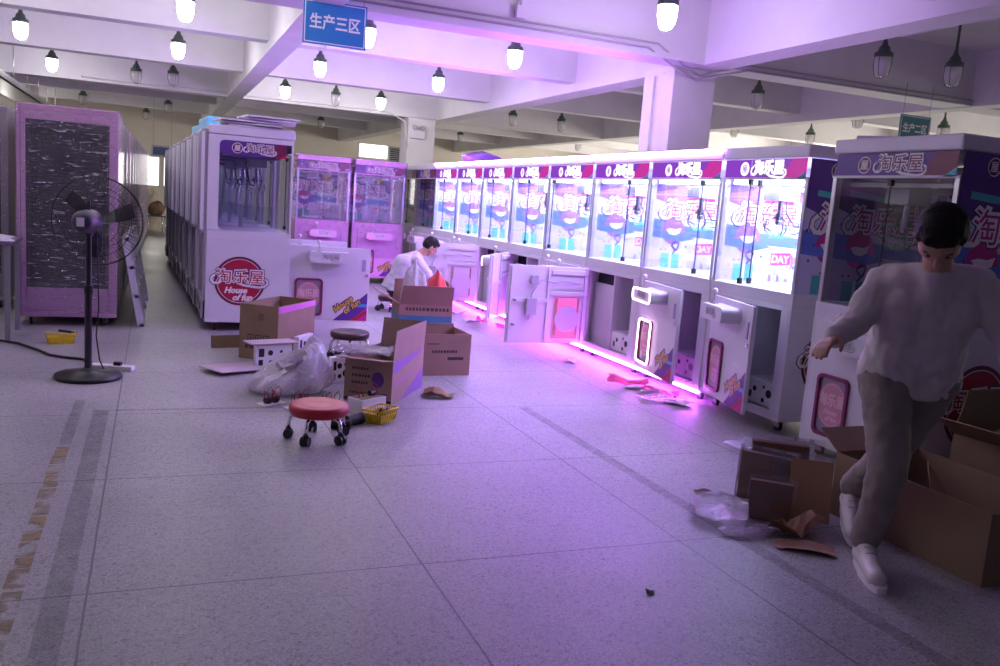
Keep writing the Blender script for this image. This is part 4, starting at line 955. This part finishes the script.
sheet('brown_paper', 'flat brown paper sheet beside the white shoe', 'paper', (2.74, 2.86, 0), -.65, .26, .12, mat('pinkish_paper', (.38, .22, .16), .6), .02, 14)
crumple('plastic_film', 'crinkled clear film trailing in front of the acrylic stacks', 'plastic film', (2.58, 3.30, 0), .30, .30, .12, CRINK, 31, 16)
crumple('plastic_film', 'low crinkled film strip near the tape residue line', 'plastic film', (2.60, 3.08, 0), .34, .14, .04, CRINK, 33, 16)
sheet('plastic_film', 'flat clear plastic bag piece on the floor before the nearest machine', 'plastic film', (3.58, 4.36, 0), .4, .3, .2, CRINK, .03, 15)
sheet('brown_paper', 'small brown paper strip near the nearest machine caster', 'paper', (3.70, 4.30, 0), -.4, .16, .05, CARD, .01, 16)
sheet('brown_paper', 'tiny brown scrap alone on the open floor', 'paper', (2.72, 3.62, 0), -.3, .10, .05, CARD, .015, 17)
sheet('leaf_scrap', 'tiny dark scrap on the open foreground floor', 'scrap', (1.78, 2.63, 0), -.3, .03, .03, BLACK, .01, 18)

# ------------------------------------------------------------------ stools
def stool(label, loc, seatm, h, legs=5, rad=.172, rz=0):
    t = thing('rolling_stool', label, 'stool', loc, rz, 'low rolling stools')
    obj('seat', MB().lathe([(.01, h-.062), (rad*.93, h-.062), (rad*.99, h-.045), (rad, h-.022), (rad*.97, h-.006), (rad*.88, h), (rad*.80, h-.004), (rad*.74, h), (rad*.62, h-.005), (rad*.56, h-.001), (rad*.42, h-.006), (.01, h-.008)], 44), seatm, t)
    for k in range(legs):
        a = 2*PI*k/legs + .35; c, s_ = math.cos(a), math.sin(a)
        lg = obj('leg', MB().tube([(c*.06, s_*.06, h-.065), (c*.13, s_*.13, h-.07), (c*.158, s_*.158, h-.085), (c*.168, s_*.168, h-.115), (c*.17, s_*.17, .062)], .0105, 10), CHROME, t)
        obj('caster', MB().cyl((c*.17-s_*.024, s_*.17+c*.024, .028), (c*.17-s_*.006, s_*.17+c*.006, .028), .028, n=16).cyl((c*.17+s_*.006, s_*.17-c*.006, .028), (c*.17+s_*.024, s_*.17-c*.024, .028), .028, n=16).box(c*.17-.014, c*.17+.014, s_*.17-.014, s_*.17+.014, .03, .066), BLACK, lg)
    return t
stool('low rolling stool with red round seat on the open floor', (.90, 4.86, 0), mat('red_vinyl', (.46, .015, .03), .4), .215)
stool('low rolling stool with dark brown seat behind the printed carton', (1.60, 7.35, 0), mat('brown_vinyl', (.045, .02, .02), .35), .24, 5, .17, .4)
# ------------------------------------------------------------------ things on top of the machines
for i in range(5):
    panel('foam_panel', ('lowest', 'second', 'third', 'fourth', 'topmost')[i]+' white panel of the stack on the red logo machine', 'panel', (.92-.05*i*(i < 3)+.1*(i > 2), 8.98-.03*i, 1.978+.024*i), (.0, 0, .12*(-1)**i), .62-.03*i, .5, .016, mat('foam_white', (.72, .70, .76), .6), 'panels stacked on the red logo machine')
for i in range(2):
    panel('blue_package', ('wide light blue package on the second white machine', 'smaller blue package on the third white machine')[i], 'package', (.60-.05*i, 10.15+1.1*i, 1.976), (0, 0, .1), .26-.04*i, .6, .15-.03*i, mat('light_blue_film', (.14, .50, .85), .3), 'blue packages on the white machines', .02)
t = thing('light_tube', 'long white light tube lying on top of the nearest machine', 'light tube', (4.35, 3.98, 1.98), -.95)
obj('tube', MB().box(-.42, .40, -.04, .04, 0, .045), WHITE, t, bevel=.008); obj('end_cap', MB().box(.40, .44, -.035, .035, 0, .05), STEEL, t)
crumple('purple_bundle', 'purple plastic bundle lying on the lit row far end', 'bundle', (4.38, 11.9, 1.975), .5, 1.0, .2, mat('purple_plastic', (.20, .08, .42), .3), 41)
# ------------------------------------------------------------------ chair and clutter at the aisle end
t = thing('folding_chair', 'metal chair loaded with clutter at the far end of the aisle', 'chair', (.02, 24.75, 0), .2)
obj('seat', MB().box(-.22, .22, -.2, .2, .43, .46), mat('blue_seat', (.10, .10, .2), .5), t, bevel=.01)
for x in (-.2, .2):
    for y, dx in ((-.18, 0), (.18, 0)): obj('leg', MB().tube([(x, y, .43), (x*1.15, y*1.2, 0)], .014, 8), CHROME, t)
crumple('clothes_bundle', 'heap of brown clothes on the chair at the aisle end', 'clothes', (.05, 24.75, .462), .46, .4, .4, mat('brown_cloth', (.24, .15, .10), .9), 51)
crumple('white_sack', 'pale sack beside the heap on the aisle end chair', 'sack', (-.05, 25.4, 0), .5, .4, 1.2, mat('pale_sack', (.6, .52, .45), .8), 52)

# ------------------------------------------------------------------ people
SKIN = mat('skin', (.50, .29, .20), .5, var=.03, scale=8); HAIR = mat('black_hair', (.012, .010, .010), .75, var=.3, scale=60, bump=.3, spec=.2)
def solid(name, mb, m, parent, vox=.008, smooth=6, wrinkle=0, wscale=.12):
    o = obj(name, mb, m, parent)
    r = o.modifiers.new('skin', 'REMESH'); r.mode = 'VOXEL'; r.voxel_size = vox; r.use_smooth_shade = True
    sm = o.modifiers.new('smooth', 'SMOOTH'); sm.iterations = smooth; sm.factor = .5
    if wrinkle:
        tx = bpy.data.textures.new(name+'_folds', 'CLOUDS'); tx.noise_scale = wscale; tx.noise_depth = 2
        d = o.modifiers.new('folds', 'DISPLACE'); d.texture = tx; d.strength = wrinkle; d.mid_level = .5; d.texture_coords = 'LOCAL'
    return o
def frame(dirv, up):
    F_ = Vector(dirv).normalized(); U = (Vector(up) - F_*Vector(up).dot(F_)).normalized(); S = F_.cross(U)   # F forward, U up, S = person's right
    return F_, U, S
def head_geo(mb, c, face, up, r=.10):
    F_, U, S = frame(face, up); c = Vector(c)
    P = lambda f, u, s: c + F_*f + U*u + S*s
    mb.cap(P(-.012, .035, 0), P(.008, .03, 0), .088, .082, 18); mb.cap(P(.022, -.01, 0), P(.035, -.065, 0), .068, .042, 16)      # skull, jaw
    mb.cap(P(.03, -.03, .028), P(.03, -.03, -.028), .045, .045, 12)
    mb.cap(P(.088, .005, 0), P(.106, -.028, 0), .009, .014, 10)                                                              # nose
    for sg in (-1, 1):
        mb.cap(P(.0, .012, sg*.082), P(-.008, -.022, sg*.08), .016, .011, 8); mb.cap(P(.074, .022, sg*.016), P(.066, .022, sg*.05), .012, .010, 8)
    mb.cap(P(.078, -.058, -.018), P(.078, -.058, .018), .011, .011, 8)                                                       # lips
    return P, F_, U, S
def hair_geo(P, shave=0):
    h = MB(); h.cap(P(-.026, .048, 0), P(-.004, .062, 0), .092, .084, 18); h.cap(P(-.045, .01, .03), P(-.045, .01, -.03), .062, .062, 14)
    for sg in (-1, 1): h.cap(P(.02, .045, sg*.06), P(-.03, .0, sg*.066), .03, .03, 10)
    h.cap(P(.055, .092, -.035), P(.055, .092, .035), .026, .026, 10); return h
def eyes(P, parent):
    for sg in (-1, 1):
        obj('eye', MB().ball(P(.079, .006, sg*.031), .008, 8, 0), DARK, parent)
        obj('eyebrow', MB().cap(P(.083, .028, sg*.018), P(.076, .029, sg*.048), .004, .003, 6, 0), DARK, parent)
def hand_geo(mb, wrist, dirv, palm, right, curl=.5):
    """dirv along the fingers, palm = direction the palm faces"""
    F_, N_, S = frame(dirv, palm); w0 = Vector(wrist); sg = 1 if right else -1
    P = lambda f, s, n: w0 + F_*f + S*(s*sg) + N_*n
    for s0 in (-.026, -.009, .009, .026): mb.cap(P(.015, s0*.7, 0), P(.085, s0, 0), .015, .0125, 8)
    for s0, ln in ((-.030, .062), (-.010, .078), (.010, .084), (.030, .074)):
        a = P(.088, s0, 0); c1, c2, c3 = curl*.6, curl*1.5, curl*2.2; l1, l2, l3 = ln*.45, ln*.32, ln*.25
        b = a + (F_*math.cos(c1)+N_*math.sin(c1))*l1; c = b + (F_*math.cos(c2)+N_*math.sin(c2))*l2; d = c + (F_*math.cos(c3)+N_*math.sin(c3))*l3
        mb.cap(a, b, .0095, .0088, 8); mb.cap(b, c, .0088, .0082, 8); mb.cap(c, d, .0082, .007, 8)
    t0 = P(.028, .028, .004); t1 = P(.06, .052, .018); t2 = P(.088, .056, .032)
    mb.cap(t0, t1, .013, .010, 8); mb.cap(t1, t2, .010, .008, 8)
def shoe(parent, heel, toe, name='shoe', m=WST, sole=WST, h=.085, tilt=0):
    h0 = Vector(heel); t0 = Vector(toe); F_ = (t0-h0).normalized(); S = F_.cross(Vector((0, 0, 1))).normalized(); U = S.cross(F_); L = (t0-h0).length
    P = lambda f, s, u: h0 + F_*f*L + S*s + U*u
    mb = MB(); mb.cap(P(.12, 0, .052), P(.45, 0, .052), .040, .043, 14); mb.cap(P(.45, 0, .050), P(.82, .004, .040), .044, .040, 14); mb.cap(P(.12, 0, .085), P(.36, 0, .088), .035, .034, 14); mb.cap(P(.3, 0, .09), P(.62, 0, .060), .032, .030, 12)
    o = solid(name, mb, m, parent, .006, 4)
    n = 24; out = []
    for k in range(n):
        a = 2*PI*k/n; f = .5+.5*math.cos(a); wd = .043*(abs(math.sin(a))**.7)*(1 if f > .45 else .86); out.append((f, wd*(1 if math.sin(a) > 0 else -1)))
    sl = MB(); V = [tuple(P(f*1.0, s, 0)) for f, s in out] + [tuple(P(f*1.01-.005, s*1.03, .028)) for f, s in out]
    sl.geo(V, [tuple(range(n)), tuple(reversed(range(n, 2*n)))] + [(k, n+k, n+(k+1) % n, (k+1) % n) for k in range(n)])
    obj('sole', sl, sole, o)
    lc = MB()
    for q in range(4): f = .40+.08*q; u = .122-.017*q; lc.tube([P(f, -.024, u-.006), P(f+.02, 0, u), P(f, .024, u-.006)], .0035, 5)
    obj('laces', lc, mat('lace_white', (.6, .58, .58), .7), o); return o
def person(label, J, shirt, pants, shoes, headface, headup, curlR=.5, curlL=.5, long_sleeve=True, grp=None):
    root = thing('person', label, 'person', (J['pel'][0], J['pel'][1], 0)); off = -Vector(root.location)
    J = {k: (Vector(v)+off) for k, v in J.items()}
    b = MB(); P, F_, U, S = head_geo(b, J['head'], headface, headup)
    b.cap(J['neck'], J['head']-U*.05, .055, .052, 14)
    b.cap(J['pel'], J['chest'], .085, .09, 16); b.cap(J['shR'], J['shL'], .05, .05, 12)
    for s_ in 'RL':
        b.cap(J['sh'+s_], J['el'+s_], .048, .040, 12); b.cap(J['el'+s_], J['wr'+s_], .040, .027, 12)
        b.cap(J['hip'+s_], J['kn'+s_], .078, .055, 12); b.cap(J['kn'+s_], J['an'+s_], .052, .036, 12)
        hand_geo(b, J['wr'+s_], J['hd'+s_]-J['wr'+s_], J['pm'+s_]-J['wr'+s_], s_ == 'R', curlR if s_ == 'R' else curlL)
    body = solid('body', b, SKIN, root, .0065, 3)
    solid('hair', hair_geo(P), HAIR, root, .007, 3, .006, .02); eyes(P, root)
    t = MB(); side = (J['hipL']-J['hipR']).normalized(); up = (J['neck']-J['pel']).normalized()
    lo = J['pel'] - up*.02; mid = J['pel'].lerp(J['chest'], .55)
    for q in (-1, 0, 1):
        t.cap(lo + side*.07*q + up*.12, mid + side*.065*q, .125, .125, 16); t.cap(mid + side*.065*q, J['chest'] + side*.085*q, .125, .125, 16)
    t.cap(J['chest'], J['neck']-up*.05, .13, .085, 16); t.cap(J['shR'], J['shL'], .075, .075, 14); t.cap(J['shR'], J['neck']-up*.04, .07, .068, 14); t.cap(J['shL'], J['neck']-up*.04, .07, .068, 14)
    for s_ in 'RL':
        t.cap(J['sh'+s_], J['el'+s_] if long_sleeve else J['sh'+s_].lerp(J['el'+s_], .75), .074, .060 if long_sleeve else .068, 14)
        if long_sleeve: t.cap(J['el'+s_], J['wr'+s_].lerp(J['el'+s_], .06), .060, .042, 14)
    for q in (-1, 0, 1): t.cyl(lo + side*.066*q - up*.03, mid + side*.055*q, .146, .124, 18)
    solid('sweatshirt' if long_sleeve else 'shirt', t, shirt, root, .010, 3, .026, .07)
    p = MB(); p.cap(J['hipR'], J['hipL'], .108, .108, 16); p.cap(J['pel'], J['pel']+up*.04, .11, .10, 16)
    for s_ in 'RL':
        p.cap(J['hip'+s_], J['kn'+s_], .112, .080, 16); p.cap(J['kn'+s_], J['an'+s_]+Vector((0, 0, .035)), .080, .062, 16)
    solid('trousers', p, pants, root, .010, 3, .020, .06)
    for s_ in 'RL': shoe(root, J['he'+s_], J['to'+s_], 'shoe', shoes, WST if shoes is not BLACK else BLACK)
    return root
CREAM = mat('white_sweatshirt_cloth', (.62, .58, .56), .85, var=.04, scale=10); KHAKI = mat('khaki_trouser_cloth', (.28, .25, .22), .85, var=.06, scale=14)
person('bending person in white sweatshirt, grey khaki trousers and white sneakers, stepping past the nearest machine',
  dict(pel=(3.00, 2.68, .86), chest=(2.91, 2.56, 1.16), neck=(2.83, 2.47, 1.31), head=(2.745, 2.40, 1.43),
       shR=(2.77, 2.66, 1.235), shL=(3.03, 2.44, 1.255), elR=(2.665, 2.68, 1.06), wrR=(2.49, 2.60, 1.01), hdR=(2.40, 2.56, .985), pmR=(2.50, 2.58, .93),
       elL=(3.18, 2.36, 1.02), wrL=(3.10, 2.22, .83), hdL=(3.05, 2.17, .75), pmL=(3.02, 2.25, .83),
       hipR=(2.92, 2.73, .84), hipL=(3.08, 2.62, .84), knR=(2.83, 2.56, .48), knL=(3.07, 2.78, .46), anR=(2.875, 2.665, .09), anL=(3.10, 2.99, .20),
       heR=(2.895, 2.715, 0), toR=(2.715, 2.40, .0), heL=(3.13, 3.06, .13), toL=(2.98, 2.82, .005)),
  CREAM, KHAKI, mat('white_leather', (.72, .70, .68), .45), (-.36, -.30, -1.0), (-.66, -.58, .42), .35, .5)
LAV = mat('pale_shirt_cloth', (.60, .56, .64), .85, var=.04, scale=10); DKP = mat('dark_trouser_cloth', (.045, .04, .055), .85)
person('worker in pale shirt and dark trousers sitting hunched at an open hatch',
  dict(pel=(2.830, 10.50, .30), chest=(2.930, 10.46, .60), neck=(3.100, 10.44, .74), head=(3.230, 10.42, .83),
       shR=(3.030, 10.27, .66), shL=(3.070, 10.62, .66), elR=(3.190, 10.18, .46), wrR=(3.360, 10.30, .40), hdR=(3.430, 10.34, .38), pmR=(3.360, 10.36, .36),
       elL=(3.270, 10.68, .48), wrL=(3.430, 10.55, .40), hdL=(3.500, 10.52, .38), pmL=(3.430, 10.5, .36),
       hipR=(2.860, 10.40, .28), hipL=(2.860, 10.60, .28), knR=(3.230, 10.26, .42), knL=(3.250, 10.70, .42), anR=(3.250, 10.24, .09), anL=(3.290, 10.72, .09),
       heR=(3.200, 10.24, 0), toR=(3.470, 10.21, 0), heL=(3.240, 10.72, 0), toL=(3.510, 10.74, 0)),
  LAV, DKP, BLACK, (.75, -.05, -.66), (.5, 0, .8), .6, .6, False)
stool('low rolling stool under the seated worker', (2.78, 10.50, 0), mat('brown_vinyl', (.045, .02, .02), .35), .19, 5, .16, .4)
